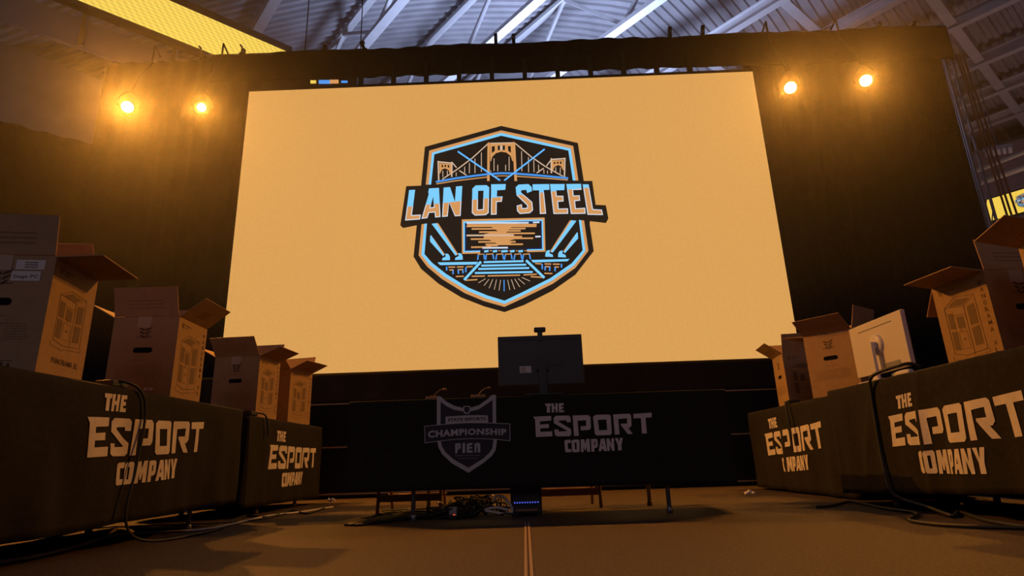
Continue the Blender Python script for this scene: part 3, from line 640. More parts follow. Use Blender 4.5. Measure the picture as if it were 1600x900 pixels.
ESP = {  # lettering in its own drawing units
 'THE': [([(240, 160), (312, 157), (313, 185), (297, 185), (298, 265), (262, 266), (263, 186), (245, 186)], []),
         ([(318, 157), (346, 156), (346, 198), (363, 197), (363, 155), (390, 154), (392, 262), (366, 263), (365, 222), (347, 222), (348, 265), (320, 265)], []),
         ([(403, 155), (460, 153), (462, 178), (432, 179), (432, 196), (456, 195), (457, 219), (433, 220), (434, 238), (466, 236), (467, 261), (406, 263)], [])],
 'ESPORT': [([(98, 315), (312, 305), (313, 360), (180, 370), (181, 408), (285, 400), (287, 447), (182, 453), (184, 495), (325, 487), (327, 547), (133, 556), (122, 350)], []),
            ([(368, 304), (520, 300), (542, 318), (548, 380), (497, 380), (492, 356), (402, 362), (403, 375), (548, 462), (552, 528), (530, 546), (385, 548), (358, 530), (350, 466), (398, 466), (402, 490), (498, 486), (500, 478), (345, 392), (342, 328)], []),
            ([(568, 300), (755, 295), (780, 318), (785, 448), (765, 472), (662, 476), (664, 428), (728, 424), (727, 355), (626, 362), (642, 540), (585, 545)], []),
            ([(840, 293), (1000, 288), (1020, 305), (1033, 510), (1015, 532), (855, 537), (832, 520), (810, 316)], [[(868, 352), (968, 348), (978, 472), (882, 475)]]),
            ([(1048, 288), (1240, 278), (1260, 297), (1268, 420), (1245, 445), (1226, 446), (1282, 520), (1222, 520), (1138, 412), (1140, 398), (1215, 395), (1212, 333), (1108, 343), (1124, 524), (1068, 528)], []),
            ([(1288, 282), (1505, 266), (1506, 322), (1432, 327), (1448, 512), (1390, 516), (1378, 330), (1292, 335)], [])],
 'COMPANY': [([(485, 590), (545, 587), (545, 625), (508, 628), (515, 700), (548, 698), (550, 736), (490, 738), (478, 722), (470, 604)], []),
             ([(570, 588), (635, 584), (648, 598), (652, 722), (640, 734), (575, 737), (560, 722), (553, 602)], [[(592, 620), (613, 618), (616, 702), (597, 704)]]),
             ([(664, 585), (705, 582), (718, 640), (730, 580), (768, 578), (776, 730), (738, 731), (735, 655), (722, 710), (710, 710), (698, 655), (700, 733), (666, 735)], []),
             ([(785, 580), (850, 577), (865, 592), (867, 668), (850, 685), (826, 686), (828, 728), (792, 730)], [[(823, 612), (836, 611), (837, 652), (824, 653)]]),
             ([(903, 577), (948, 574), (973, 722), (937, 723), (933, 698), (912, 699), (908, 724), (876, 726)], [[(922, 625), (930, 665), (914, 666)]]),
             ([(968, 574), (1000, 572), (1028, 650), (1026, 572), (1055, 570), (1064, 718), (1036, 720), (1004, 640), (1008, 720), (978, 722)], []),
             ([(1068, 570), (1105, 568), (1115, 630), (1127, 567), (1162, 566), (1145, 650), (1147, 714), (1105, 716), (1103, 652)], [])]}
LMK = [(98, 315), (1505, 266), (133, 556), (1448, 512), (240, 160), (1147, 714), (485, 738), (467, 261)]
def esport(cloth, marks, use=None, pleat=None):
    """marks: where the landmarks lie on the cloth, as (u, z)"""
    idx = [i for i in range(8) if marks[i]]
    H = homog([tuple(v / 800 for v in LMK[i]) for i in idx], [cloth.plane(marks[i]) for i in idx])
    b = MB()
    for word in ESP.values():
        for o_, h_ in word:
            pcs = [[H((p[0] / 800, p[1] / 800)) for p in t] for t in dice(pieces(o_, h_), 60)]
            if pleat:
                pu, sl, w = pleat; out = []
                for P_ in pcs:                               # cloth swallowed by the fold is not seen
                    a = clip(P_, *((1, sl, -(pu + sl * .74) - w / 2))); c = clip(P_, *((-1, -sl, (pu + sl * .74) - w / 2)))
                    out += [q for q in (a, c) if len(q) > 2]
                pcs = out
            cloth.put(b, pcs, '', .005)
    return b.build('white_lettering', 'print', cloth.o, cloth.o.location, keep=True, label='white printed lettering')

table('folding table in the middle under the cloth with two emblems', -1.09, 1.27, 3.92, 4.66, 'x')
table('long folding table on the left nearest the camera', -2.69, -1.97, 1.80, 4.18, 'y')
table('folding table at the rear left behind the first', -2.83, -2.11, 4.68, 6.28, 'y')
table('long folding table on the right nearest the camera', 2.17, 2.89, 1.86, 4.25, 'y')
table('folding table at the rear right behind the first', 2.345, 3.06, 4.50, 6.32, 'y')

cC = Cloth('x', 3.90, 4.68, -1.12, 1.30, .742, .185, amp=.006, seed=3, zb2=.168, rear=False); cC.build('table_cloth', 'black cloth on the centre table with grey shield and white lettering')
cL1 = Cloth('y', -1.95, -2.71, 1.74, 4.20, .742, .085, amp=.017, seed=11, zb2=.135, pleats=((3.02, -.05, .010, .035),)); cL1.build('table_cloth', 'black cloth with large white lettering on the near left table')
cL2 = Cloth('y', -2.09, -2.85, 4.62, 6.32, .742, .07, amp=.010, seed=17, zb2=.055, pleats=((4.95, 0, .012, .05),)); cL2.build('table_cloth', 'black cloth with small white lettering on the rear left table')
cR1 = Cloth('y', 2.15, 2.91, 1.80, 4.30, .742, .17, amp=.013, seed=23, zb2=.06, pleats=((3.30, .12, .018, .03), (3.72, .45, .014, .05))); cR1.build('table_cloth', 'black creased cloth with large white lettering on the near right table')
cR2 = Cloth('y', 2.325, 3.08, 4.46, 6.36, .742, .01, amp=.012, seed=29, zb2=.02, pleats=((5.55, 0, .016, .04),)); cR2.build('table_cloth', 'black cloth with crumpled white lettering on the rear right table')
zc = lambda p: (820 + p[0] * .13125, 610 + p[1] * .13125)
esport(cC, [zc(p) for p in LMK])
esport(cL1, [(130.7, 651), (317.7, 658.1), (127.6, 714.7), (305.8, 706.7), (160.9, 615.6), (267.9, 747.9), (181.3, 757.9), (195.6, 644.4)])
esport(cL2, [(419.5, 695.5), (492, 698), (418, 733), (485.8, 732.5), (431, 673.5), (470, 757), (435, 759.5), (445.5, 691)], pleat=(4.985, 0, .03))
esport(cR1, [(1388, 651), (1599, 612.5), (1402, 702), (1600, 682), (1402, 616), (1551.6, 736.6), (1440, 738), (1427, 634)], pleat=(3.32, .12, .022))
esport(cR2, [(1197.6, 678), (1284, 659), (1203, 712.6), (1283, 699), (1201, 653.4), (1267, 733.5), None, (1215, 669)], pleat=(5.55, 0, .05))
# grey shield on the centre cloth
zs = lambda p: cC.plane((640 + p[0] / 6, 600 + p[1] / 6))
def sh(b, m, outer, holes=(), off=.005): cC.put(b, [[zs(p) for p in t] for t in pieces(outer, holes)], m, off)
b = MB()
SO = [(257, 118), (292, 118), (345, 165), (420, 205), (505, 225), (575, 222), (650, 200), (735, 140), (768, 103), (810, 102), (812, 360), (818, 540), (808, 620), (775, 672), (700, 735), (553, 832), (400, 745), (310, 660), (275, 600), (262, 540), (258, 380)]
SI = [(292, 165), (345, 208), (420, 242), (505, 258), (575, 256), (650, 238), (735, 180), (778, 150), (780, 360), (786, 540), (776, 605), (745, 650), (690, 700), (553, 785), (420, 710), (340, 640), (306, 585), (296, 540), (292, 380)]
sh(b, 'greyprint', SO, [SI]); sh(b, 'navyprint', SI)
sh(b, 'greyprint', [(508, 206), (570, 206), (576, 238), (558, 280), (515, 280), (500, 238)], off=.0055); sh(b, 'navyprint', [(516, 215), (562, 215), (564, 240), (550, 270), (524, 270), (510, 240)], off=.006)
sh(b, 'greyprint', [(338, 308), (440, 300), (545, 294), (650, 293), (735, 296), (738, 372), (640, 368), (440, 372), (340, 382)], off=.0055)
BN = [(140, 395), (260, 383), (400, 370), (545, 361), (690, 362), (810, 366), (943, 372), (945, 537), (810, 522), (690, 516), (550, 515), (400, 525), (260, 541), (145, 557)]
sh(b, 'greyprint', BN, off=.006); sh(b, 'navyprint', inset(BN, 6), off=.0065)
def curved(word, x0, x1, ft, fb, bold): return [[(x0 + (x1 - x0) * u, fb(u) + (ft(u) - fb(u)) * v) for u, v in t] for t in text(word, bold)]
q = curved('CHAMPIONSHIP', 175, 908, lambda u: 440 - 34 * math.sin(min(1, u * 1.25) * math.pi / 2) + 14 * u, lambda u: 508 - 42 * math.sin(min(1, u * 1.25) * math.pi / 2) + 16 * u, .042)
cC.put(b, [[zs(p) for p in t] for t in q], 'greyprint', .0075)
q = curved('STATE ESPORTS', 362, 714, lambda u: 322 - 12 * u, lambda u: 352 - 12 * u, .04); cC.put(b, [[zs(p) for p in t] for t in q], 'navyprint', .0065)
for po in ([(430, 560), (470, 553), (480, 565), (480, 602), (452, 622), (448, 650), (430, 652)], [(497, 555), (522, 553), (522, 645), (497, 648)], [(538, 560), (590, 550), (590, 570), (560, 578), (560, 590), (588, 588), (588, 605), (560, 608), (560, 625), (592, 622), (592, 643), (538, 645)], [(610, 560), (640, 550), (662, 560), (664, 640), (640, 642), (640, 612), (632, 580), (626, 612), (628, 642), (610, 642)]):
    sh(b, 'greyprint', po, off=.0065)
sh(b, 'navyprint', stroke((455, 566), (455, 612), 5), off=.007); sh(b, 'navyprint', stroke((634, 572), (634, 605), 5), off=.007)
for i in range(15): sh(b, 'greyprint', stroke((428 + i * 16, 673 - i * .3), (438 + i * 16, 673 - i * .3), 4), off=.0065)
for i in range(11): sh(b, 'greyprint', stroke((462 + i * 16, 698 - i * .3), (472 + i * 16, 698 - i * .3), 4), off=.0065)
b.build('shield_emblem', None, cC.o, cC.o.location, keep=True, label='grey printed shield emblem')

# ================================================================ cardboard boxes (open, with four flaps)
BW, BD, BH, TT, FLEN = .385, .36, .50, .744, .178
def facemap(face):
    """(s, h) on a face, s from left to right as seen from outside in metres from its middle, h up -> local point"""
    if face == 'F': return lambda s, h, o=.0012: (s, -BD / 2 - o, h)
    if face == 'K': return lambda s, h, o=.0012: (-s, BD / 2 + o, h)
    if face == 'R': return lambda s, h, o=.0012: (BW / 2 + o, s, h)
    return lambda s, h, o=.0012: (-BW / 2 - o, -s, h)
def printed(b, fm, polys, m, o=.0012):
    for t in polys: b.add([fm(x, y, o) for x, y in t], [list(range(len(t)))], m)
def rect(x0, x1, y0, y1): return [(x0, y0), (x1, y0), (x1, y1), (x0, y1)]
def words_at(body, x0, x1, y0, y1, bold=0): return [[(x0 + (x1 - x0) * u, y0 + (y1 - y0) * v) for u, v in t] for t in text(body, bold)]
def chevrons(x, y, s):
    out = []
    for k in range(3):
        yy = y - k * s * .30; w = s * (.5 - .09 * k)
        for sg in (-1, 1): out.append([(x + sg * w, yy + s * .16), (x + sg * w, yy + s * .02), (x + sg * s * .04, yy - s * .20), (x + sg * s * .04, yy - s * .04)])
    return out
def handle_face(b, f):
    fm = facemap(f)
    printed(b, fm, chevrons(0, .425, .075), 'ink'); printed(b, fm, [rect(-.045 + i * .0135, -.036 + i * .0135, .372, .377) for i in range(7)], 'ink')
    oval = [(.04 * sg + .016 * math.cos(a), .295 + .016 * math.sin(a)) for sg, a0 in ((1, -math.pi / 2), (-1, math.pi / 2)) for a in [a0 + math.pi * k / 8 for k in range(9)]]
    printed(b, fm, [oval], 'hole', .0016)
    printed(b, fm, [rect(-.04 + i * .012, -.031 + i * .012, .232, .237) for i in range(7)], 'inkpale')
    rnd = random.Random(3)
    for j in range(7):
        for cx in (-.14, -.05, .05):
            x = cx; 
            while x < cx + .075: w = rnd.uniform(.006, .02); printed(b, fm, [rect(x, x + w, .135 + j * .011, .1385 + j * .011)], 'inkpale'); x += w + .005
    for k in range(5):
        x = .035 + k * .026 - .06; printed(b, fm, [rect(x, x + .022, .018, .020), rect(x, x + .022, .046, .048)], 'ink')
        printed(b, fm, [[(x + .004, .024), (x + .018, .024), (x + .011, .042)] if k % 2 == 0 else [(x + .011, .024), (x + .019, .036), (x + .011, .043), (x + .003, .036)]], 'ink')
def picture_face(b, f, vertical):
    fm0 = facemap(f); fm = lambda x, y, o=.0012: fm0(x, y if y > .43 or yraw[0] else (.05 + (y - .03) * 1.0 if vertical else .115 + (y - .03) * .75), o) if yraw[0] or not vertical or y > .43 else fm0(x - .022, .045 + (y - .03) * 1.0, o); yraw = [False]; L = lambda w, *ls: [s_ for l in ls for s_ in polyline(l, w)]
    printed(b, fm, chevrons(-.125, .462, .036), 'ink'); printed(b, fm, words_at('MODERN', -.10, -.02, .455, .466), 'inkgrey') if False else None
    printed(b, fm, [rect(-.098 + i * .012, -.09 + i * .012, .452, .458) for i in range(6)] + [rect(-.098 + i * .012, -.09 + i * .012, .438, .443) for i in range(3)], 'ink')
    # drawing of a glass fronted computer case
    printed(b, fm, L(.0022, [(-.10, .08), (-.10, .345), (-.02, .39), (.11, .375), (.115, .075), (-.02, .06), (-.10, .08)], [(-.10, .345), (.03, .33), (.11, .375)], [(.03, .33), (.03, .055)]), 'ink')
    printed(b, fm, [[(-.075, .348), (.022, .337), (.075, .366), (-.012, .378)], [(-.088, .10), (-.052, .095), (-.052, .20), (-.088, .205)], [(-.088, .22), (-.052, .215), (-.052, .305), (-.088, .31)], [(-.035, .215), (.012, .21), (.012, .275), (-.035, .28)],
                     [(.048, .10), (.098, .105), (.098, .205), (.048, .20)], [(.048, .215), (.098, .22), (.098, .33), (.048, .32)]], 'inkgrey')
    printed(b, fm, L(.0016, [(-.04, .10), (.015, .095), (.015, .19), (-.04, .195), (-.04, .10)], [(-.045, .29), (.018, .285)], [(-.02, .195), (-.02, .215)], [(-.115, .07), (-.115, .05), (-.02, .03), (-.01, .042), (.01, .042), (.125, .055), (.125, .075)]), 'ink')
    printed(b, fm, [[(-.01 + .008 * math.cos(a), .15 + .008 * math.sin(a)) for a in [k * .785 for k in range(8)]]], 'inkgrey')
    yraw[0] = True
    if vertical: 
        for i, ch in enumerate('PANORAMA XL'):
            if ch != ' ': printed(b, fm, words_at(ch, .134, .156, .425 - i * .0365, .449 - i * .0365, .012), 'ink')
    else: printed(b, fm, words_at('PANORAMA XL', -.085, .125, .055, .080, .004), 'ink')
def box(label, x, y, yaw, flaps, vertical=True, stickers=(), tape=False, pic='RL'):
    t = thing('cardboard_box', label, 'box', (x, y, TT), yaw, 'open computer case boxes on the side tables')
    b = MB(); w = .006
    vs = [(sx * (BW / 2 - i * w), sy * (BD / 2 - i * w), z) for i in (0, 1) for z in ((0, BH) if i == 0 else (w, BH)) for sx, sy in ((-1, -1), (1, -1), (1, 1), (-1, 1))]
    fs = [[0, 3, 2, 1], [8, 9, 10, 11]]
    for k in range(4): n = (k + 1) % 4; fs += [[k, n, n + 4, k + 4], [8 + n, 8 + k, 12 + k, 12 + n], [4 + k, 4 + n, 12 + n, 12 + k]]
    b.add(vs, fs[:1] + fs[2::3] , 'card'); b.add(vs, [fs[1]] + fs[3::3] + fs[4::3], 'cardin')
    for f in 'FK': handle_face(b, f)
    for f in 'RL': picture_face(b, f, vertical)
    body_ = b.build('body', None, t, (0, 0, 0), keep=True)
    hinge = {'F': ((0, -BD / 2), (0, -1), BW), 'K': ((0, BD / 2), (0, 1), BW), 'R': ((BW / 2, 0), (1, 0), BD), 'L': ((-BW / 2, 0), (-1, 0), BD)}
    for f, ang in flaps.items():
        (hx, hy), (ox, oy), wid = hinge[f]; a = math.radians(ang); sx, sy = -oy, ox; half = wid / 2 - .003
        d = Vector((ox * math.cos(a), oy * math.cos(a), math.sin(a))); nrm = Vector((-ox * math.sin(a), -oy * math.sin(a), math.cos(a)))
        h = Vector((hx, hy, BH)) ; b = MB()
        A_ = [h + Vector((sx, sy, 0)) * half * s + d * l - nrm * q for q in (0, .005) for s, l in ((-1, 0), (1, 0), (1, .0), (.985, FLEN), (-.985, FLEN))]
        A_ = [h + Vector((sx, sy, 0)) * half * s + d * l - nrm * q for q in (0, .005) for s, l in ((-1, .001), (1, .001), (.985, FLEN), (-.985, FLEN))]
        b.add(A_, [[0, 1, 2, 3]], 'cardin'); b.add(A_, [[7, 6, 5, 4], [0, 4, 5, 1], [1, 5, 6, 2], [2, 6, 7, 3], [3, 7, 4, 0]], 'card')
        # printed lines on the outer side
        for k in range(3):
            l0 = .05 + k * .022; cw = .55 if f in 'FK' else .3
            b.add([h + Vector((sx, sy, 0)) * half * s * cw + d * l - nrm * .0062 for s, l in ((-1, l0), (1, l0), (1, l0 + .006), (-1, l0 + .006))], [[0, 1, 2, 3]], 'inkpale')
        b.build('flap', None, t, (0, 0, 0), keep=False)
    for f, x0, x1, y0, y1, body in stickers:
        b = MB(); fm = facemap(f); printed(b, fm, [rect(x0, x1, y0, y1)], 'paper', .0018)
        if body: printed(b, fm, words_at(body, x0 + .008, x1 - .008, y0 + .008, y1 - .016, .008), 'ink', .0024)
        else: printed(b, fm, [rect(x0 + (x1 - x0) * .3, x1 - (x1 - x0) * .25, y0 + (y1 - y0) * k, y0 + (y1 - y0) * (k + .1)) for k in (.2, .45, .68)], 'inkgrey', .0024)
        b.build('sticker', None, body_, (0, 0, 0), keep=True, label='white paper sticker')
    if tape:
        b = MB(); fm = facemap(tape); printed(b, fm, [rect(-.05, .03, BH - .07, BH)], '', .0022); b.build('packing_tape', 'tape', body_, (0, 0, 0), keep=True)
    return t
def near_right(nx, ny, deg):
    a = math.radians(deg); return (nx - math.sin(a) * BD / 2 - math.cos(a) * BW / 2, ny + math.cos(a) * BD / 2 - math.sin(a) * BW / 2, a)
x, y, a = near_right(-1.975, 2.387, 10.5)
box('open box with two white paper stickers, nearest on the left table', x, y, a, {'F': 84, 'R': 4, 'K': 122, 'L': 20}, False, [('F', .045, .155, .435, .478, None), ('F', .035, .145, .385, .428, 'Stage PC')], tape='F')
x, y, a = near_right(-2.05, 3.475, 2.7)
box('open box second from the camera on the left, front flap upright and right flap raised', x, y, a, {'F': 72, 'R': 38, 'K': 60, 'L': 30}, True, [('F', .04, .09, .056, .072, None)], tape='F')
x, y, a = near_right(-2.14, 4.83, -4)
box('open box third from the camera on the left, dark front flap leaning forward', x, y, a, {'F': 50, 'R': 22, 'K': 70, 'L': 30}, True, [('F', .0, .05, .03, .045, None)], tape='F')
x, y, a = near_right(-2.16, 5.56, -13)
box('smallest looking open box, last on the left beside the screen corner', x, y, a, {'F': 40, 'R': 22, 'K': 75, 'L': 20}, True)
box('open box at the far end of the right tables, shiny tape on its narrow side', 2.678, 5.828, math.radians(-98.7), {'F': 36, 'R': 76, 'K': 30, 'L': 60}, True, tape='F')
box('open box turned to show its handle hole, behind the white monitor', 2.574, 4.823, math.radians(-53), {'F': 36, 'R': 76, 'K': 40, 'L': 6}, True)
box('open box right of the white monitor with its drawing side lit', 2.666, 3.313, math.radians(7), {'L': 7, 'F': 96, 'K': -60, 'R': 30}, True, tape='F')
ca = math.radians(-18); fl_, nl = Vector((2.41, 2.76)), Vector((math.sin(ca), -math.cos(ca)))
cc = fl_ + nl * BD / 2 + Vector((math.cos(ca), math.sin(ca))) * BW / 2
box('box at the right picture edge with only its corner and flap showing', cc.x, cc.y, ca, {'L': 20, 'F': 70, 'K': 30, 'R': 30}, True)

# ================================================================ monitors
def monitor_white():
    y0, y1, z0, z1, x = 3.561, 4.153, .806, 1.146, 2.30; yc = (y0 + y1) / 2
    t = thing('monitor', 'white monitor seen from behind on the right table', 'monitor', (x + .1, yc, .744)); o = t.location
    MB().box(x, x + .028, y0, y1, z0, z1, ch=.004).build('back_shell', 'white', t, o)
    MB().box(x + .028, x + .034, y0 + .004, y1 - .004, z0 + .004, z1 - .004).build('screen', 'black', t, o)
    MB().box(x - .0015, x, yc - .19, yc + .19, z1 - .05, z1 - .046).build('vent_slot', 'dkgrey', t, o)
    zc_ = .985
    MB().lathe([(.001, .018), (.055, .018), (.068, .008), (.07, 0)], (x, yc, zc_), (-1, 0, 0), n=32).build('mount_disc', 'white', t, o)
    MB().bar((x - .045, yc, .757), (x - .045, yc, 1.0), .05, .02, up=(1, 0, 0)).box(x - .045, x - .015, yc - .022, yc + .022, .96, 1.0).build('stand_column', 'white', t, o)
    MB().box(x - .10, x + .12, yc - .12, yc + .12, .746, .757, ch=.003).build('stand_base', 'white', t, o)
    MB().box(x - .003, x, yc - .20, yc - .02, z0, z0 + .05).build('port_cover', 'steel', t, o)
monitor_white()
def monitor_black():
    x0, x1, z0, z1, y = -.155, .418, .822, 1.158, 4.02; xc = .14
    t = thing('monitor', 'black monitor seen from behind on the centre table', 'monitor', (xc, y + .1, .744)); o = t.location
    MB().box(x0, x1, y, y + .035, z0, z1, ch=.005).build('back_shell', 'dkgrey', t, o)
    MB().box(x0 + .004, x1 - .004, y + .035, y + .04, z0 + .004, z1 - .004).build('screen', 'black', t, o)
    MB().box(x0 + .03, x1 - .03, y - .004, y, z1 - .03, z1 - .026).box(xc + .05, xc + .13, y - .004, y, z0 + .125, z0 + .14).build('rear_vent', 'black', t, o)
    MB().box(xc - .025, xc + .025, y - .045, y - .018, .76, .97).box(xc - .04, xc + .04, y - .03, y - .01, .92, .99).build('stand_column', 'black', t, o)
    MB().box(xc - .12, xc + .12, y - .09, y + .13, .745, .758, ch=.003).build('stand_base', 'black', t, o)
    b = MB(); b.box(-.012, .066, y - .002, y, .905, .95, 'paper')
    for k in range(3): b.box(-.004, .03, y - .003, y - .002, .912 + k * .012, .916 + k * .012, 'inkgrey')
    b.build('rating_label', None, t, o, label='small white rating label')
    w = thing('webcam', 'small black webcam clipped on top of the centre monitor', 'webcam', (.135, y + .01, 1.16)); o = w.location
    MB().box(.095, .175, y - .012, y + .028, 1.182, 1.214, ch=.008).build('body', 'black', w, o)
    MB().box(.118, .152, y - .006, y + .03, 1.16, 1.184).box(.122, .148, y - .008, y - .002, 1.12, 1.165).build('clip', 'black', w, o)
    MB().lathe([(.001, .004), (.012, .003), (.014, 0)], (.135, y + .028, 1.198), (0, 1, 0), n=16).build('lens', 'hole', w, o)
monitor_black()

# ================================================================ small things on the tables
def mic(px, label):
    p = Vector(atY(px, 4.0)); p.z = .7445; t = thing('table_microphone', label, 'microphone', p, 0, 'small microphones on the centre table')
    MB().box(p.x - .05, p.x + .04, p.y - .03, p.y + .03, p.z, p.z + .018, ch=.005).build('base', 'brownmetal', t, p)
    MB().tube([p + Vector((.0, 0, .016)), p + Vector((.012, 0, .04)), p + Vector((.04, 0, .062)), p + Vector((.062, 0, .066))], .0035, n=6, sub=5).build('gooseneck', 'brownmetal', t, p)
    MB().tube([p + Vector((.060, 0, .066)), p + Vector((.082, 0, .067))], .007, n=8).build('capsule', 'brownmetal', t, p)
    MB().tube([p + Vector((-.05 + .012 * k, .01 * math.sin(k * 1.7), .02 + .006 * math.cos(k * 2.1))) for k in range(9)], .004, n=5, sub=3).build('cord', 'cable', t, p)
mic((678, 618), 'small desk microphone above the left tip of the shield emblem'); mic((748, 616), 'small desk microphone above the right tip of the shield emblem')
def hub(c, label, rz):
    t = thing('power_box', label, 'power box', c, rz, 'small black boxes at the table edges')
    MB().box(-.06, .06, -.045, .045, 0, .032, ch=.005).build('case', 'black', t)
    MB().box(-.05, .05, -.046, -.044, .008, .02).build('socket_strip', 'dkgrey', t)
    MB().tube([(.06, 0, .015), (.075, 0, .015)], .008).build('plug', 'black', t)
hub((-2.025, 2.93, .746), 'small black power box on the near left table edge before the second box', math.pi / 2)
hub((-2.14, 4.72, .746), 'small black power box where the two left tables meet', math.pi / 2)
hub((2.385, 5.42, .746), 'small black power box on the rear right table edge before the taped box', math.pi / 2)
b = MB(); b.tube([(2.2, 3.42, .75), (2.19, 3.50, .752), (2.2, 3.58, .75)], .018, n=8, sub=4); b.build('plastic_bag', 'paper', None, (2.2, 3.5, .746), label='crumpled white plastic scrap on the right table under the monitor', category='wrapper')

# ================================================================ cables
def cable(name, label, pts, r, m='cable', sub=6, n=6, group=None):
    o = Vector(pts[0]); t = MB().tube(pts, r, n=n, sub=sub).build(name, m, None, o, label=label, category='cable')
    if group: t['group'] = group
    return t
X = -1.915
cable('power_cable', 'black cable hanging over the lettering of the near left cloth to the floor', [(-2.04, 2.87, .768), (-1.97, 2.93, .775), (-1.935, 3.0, .75), (X - .012, 3.06, .68), (X - .008, 3.07, .55), (X - .002, 3.04, .35), (X + .01, 3.0, .12), (-1.87, 3.12, .02), (-1.80, 3.5, .008), (-1.84, 3.85, .008)], .007)
cable('power_cable', 'pale cable lying along the floor in front of the near left table', [Vector(atZ(p, .008)) for p in ((-40, 884), (60, 868), (130, 850), (180, 836), (240, 832), (300, 829), (350, 822), (420, 806), (470, 800), (520, 792))], .008, 'greycable')
cable('power_cable', 'thin dark cable on the floor under the near left table edge', [Vector(atZ(p, .007)) for p in ((60, 845), (140, 826), (220, 822), (330, 818), (400, 812), (460, 800))], .006)
cable('power_cable', 'tangled dark cable on the floor before the rear left table', [Vector(atZ(p, .008)) for p in ((360, 815), (385, 806), (420, 808), (455, 798), (480, 802), (510, 793))], .008)
X = 2.115
cable('power_cable', 'thick black cable hanging from the white monitor down the right cloth', [(2.30, 3.5, .79), (2.2, 3.46, .80), (X + .005, 3.66, .765), (X + .01, 3.72, .68), (X + .005, 3.73, .5), (X - .005, 3.72, .25), (2.10, 3.66, .09), (2.13, 3.4, .03), (2.08, 3.16, .012)] + [Vector(atZ(p, .01)) for p in ((1500, 800), (1545, 814), (1640, 829))], .010)
cable('power_cable', 'long black cable curving over the floor before the right tables', [Vector(atZ(p, .009)) for p in ((1276, 792), (1300, 790), (1330, 784), (1380, 794), (1432, 802), (1420, 812), (1450, 818), (1520, 823), (1640, 826))], .008)
cable('power_cable', 'black cable looping over the rear right cloth from the small power box', [(2.38, 5.40, .77), (2.32, 5.36, .77), (2.285, 5.33, .72), (2.28, 5.3, .55), (2.28, 5.32, .35)], .008)
cable('power_cable', 'short black cable hanging over the rear left cloth', [(-2.12, 4.78, .77), (-2.07, 4.85, .76), (-2.055, 4.89, .68), (-2.05, 4.9, .60)], .007)
# the heap under the centre table
rnd = random.Random(8); b = MB()
C0 = Vector(atZ((690, 803), 0)); 
for i in range(90):
    px = rnd.gauss(690, 52); cx = atZ((min(max(px, 585), 800), rnd.uniform(797, 812)), 0); hgt = .12 * max(.15, math.exp(-((px - 755) / 60) ** 2)); pts = []
    a0 = rnd.uniform(0, 6); R_ = rnd.uniform(.04, .13)
    for k in range(9): pts.append((cx[0] + R_ * 1.3 * math.cos(a0 + k * .75) + rnd.uniform(-.02, .02), cx[1] + R_ * .8 * math.sin(a0 + k * .75), max(.008, rnd.uniform(.0, hgt))))
    b.tube(pts, rnd.choice((.004, .005, .006)), 'cable' if rnd.random() < .93 else 'greycable', n=5, sub=4)
for k in range(14):
    pts = [Vector(atZ((535 + rnd.uniform(0, 30), 821 - rnd.uniform(0, 2)), .007)), Vector(atZ((600, 815 - k * .6), .01)), Vector(atZ((660 + rnd.uniform(-20, 20), 808 - k * .7), .02)), Vector(atZ((720, 800), .03))]
    b.tube(pts, .007, 'cable', n=5, sub=5)
o = b.build('cable_heap', None, None, C0, label='tangled heap of black cables under the centre table', category='cables', kind='stuff')
cable('data_cable', 'grey looped cable on the heap beside the computer tower', [Vector(atY(p, 4.02)) for p in ((772, 782), (776, 775), (788, 778), (798, 790), (800, 800), (788, 803), (770, 800), (758, 797), (775, 793), (795, 797))], .009, 'greycable')
p = Vector(atY((709, 804), 4.0)); ad = thing('power_adapter', 'small adapter with an orange pilot light on the cable heap', 'adapter', p)
MB().box(p.x - .028, p.x + .02, p.y - .02, p.y + .02, p.z - .02, p.z + .045, ch=.004).build('case', 'foam', ad, p); MB().box(p.x + .0, p.x + .009, p.y - .0225, p.y - .0205, p.z - .004, p.z + .003).build('pilot_light', 'redlight', ad, p)
# computer tower under the centre table
pc = thing('computer_tower', 'black computer tower with a row of blue lights under the centre table', 'computer', (.005, 4.25, 0)); o = pc.location
MB().box(-.10, .10, 4.07, 4.45, .012, .44, ch=.006).build('case', 'black', pc, o)
fm_ = MB().box(-.088, .088, 4.052, 4.07, .075, .43, ch=.004).build('front_mesh', 'dkgrey', pc, o)
for k in range(10): MB().box(-.078 + k * .0165, -.070 + k * .0165, 4.049, 4.052, .078, .086).build('status_light', 'bluedot', fm_, o)
MB().box(-.07, .07, 4.05, 4.07, .03, .042).build('vent', 'brownmetal', pc, o)
for sx in (-.08, .08):
    for yy in (4.10, 4.42): MB().box(sx - .015, sx + .015, yy - .015, yy + .015, 0, .013).build('foot', 'black', pc, o)
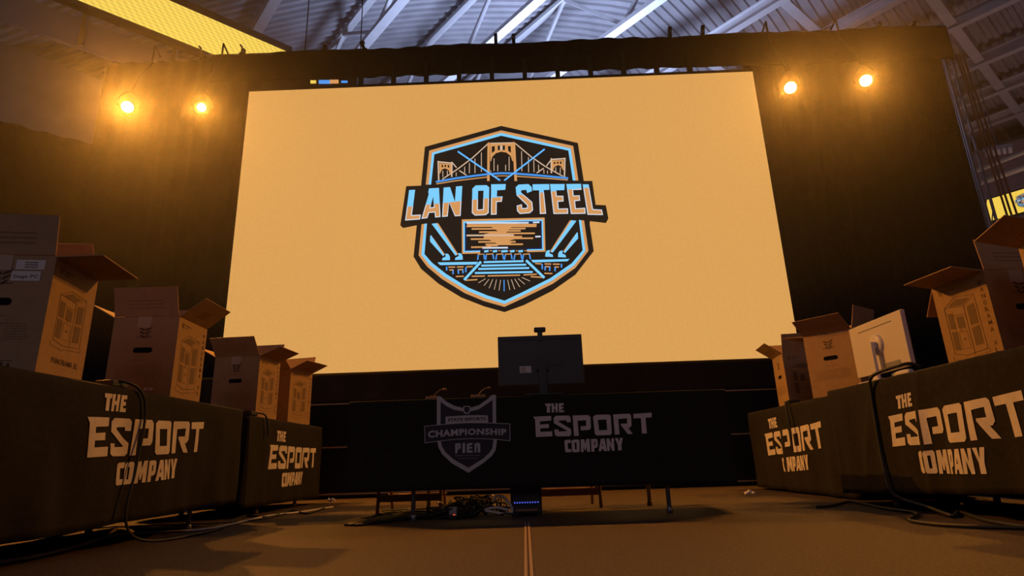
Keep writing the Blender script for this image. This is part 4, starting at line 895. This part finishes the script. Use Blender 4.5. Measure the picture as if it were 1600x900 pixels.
# chairs behind the centre table
def chair(x, y, label):
    t = thing('folding_chair', label, 'chair', (x, y, 0), 0, 'brown folding chairs behind the centre table'); w = .225
    for s in (-1, 1):
        MB().tube([(s * w, 0, 0), (s * w, .10, .42), (s * w, .30, .82)], .012, n=8, sub=4).build('front_leg', 'brownmetal', t)
        MB().tube([(s * (w - .02), .42, 0), (s * (w - .02), .22, .43)], .011, n=8).build('rear_leg', 'brownmetal', t)
    MB().box(-w, w, .0, .40, .43, .45, ch=.008).build('seat', 'brownmetal', t)
    MB().box(-w, w, .27, .29, .62, .80, ch=.006).build('backrest', 'brownmetal', t)
    MB().box(-w, w, .038, .05, .085, .132).build('crossbar', 'brownmetal', t)
    MB().tube([(-w, .36, .12), (w, .36, .12)], .008).build('rear_bar', 'brownmetal', t)
    return t
c1 = chair(-.835, 4.50, 'brown folding chair behind the centre table, left of the cable heap')
dup(c1, (.31, 4.56, 0), None, 'brown folding chair behind the centre table, right of the computer tower')
# crumpled tape on the floor
def scrap(px, label):
    p = Vector(atZ(px, .0)); b = MB(); r = random.Random(px[0]); vs = []
    b.tube([p + Vector((-.035 + .018 * k, r.uniform(-.015, .015), .012 + r.uniform(0, .03))) for k in range(5)], .012, n=6, sub=3, radii=None)
    b.build('tape_scrap', 'paper', None, p, label=label, category='tape', group='crumpled tape on the floor')
scrap((1172, 776), 'crumpled white tape on the floor at the end of the rear right table'); scrap((517, 786), 'crumpled tape on the floor at the end of the rear left table')

# ================================================================ stage haze, added for the glow around the lamps
b = MB(); b.box(-7.6, 7.6, 3.5, 7.28, 1.45, 6.9)
hz = b.build('haze', None, None, (0, 3, 0), kind='stuff') if False else None
hm = bpy.data.materials.new('stage_haze'); hm.use_nodes = True; nt = hm.node_tree
for n in list(nt.nodes): nt.nodes.remove(n)
o = nt.nodes.new('ShaderNodeOutputMaterial'); v = nt.nodes.new('ShaderNodeVolumeScatter')
v.inputs['Color'].default_value = (1, .97, .94, 1); v.inputs['Density'].default_value = HAZE; v.inputs['Anisotropy'].default_value = .78
nt.links.new(v.outputs[0], o.inputs['Volume']); M['haze'] = hm
b.build('haze', 'haze', None, (0, 3, 0), kind='stuff', label='thin added haze that carries the glow of the stage lamps', category='haze')
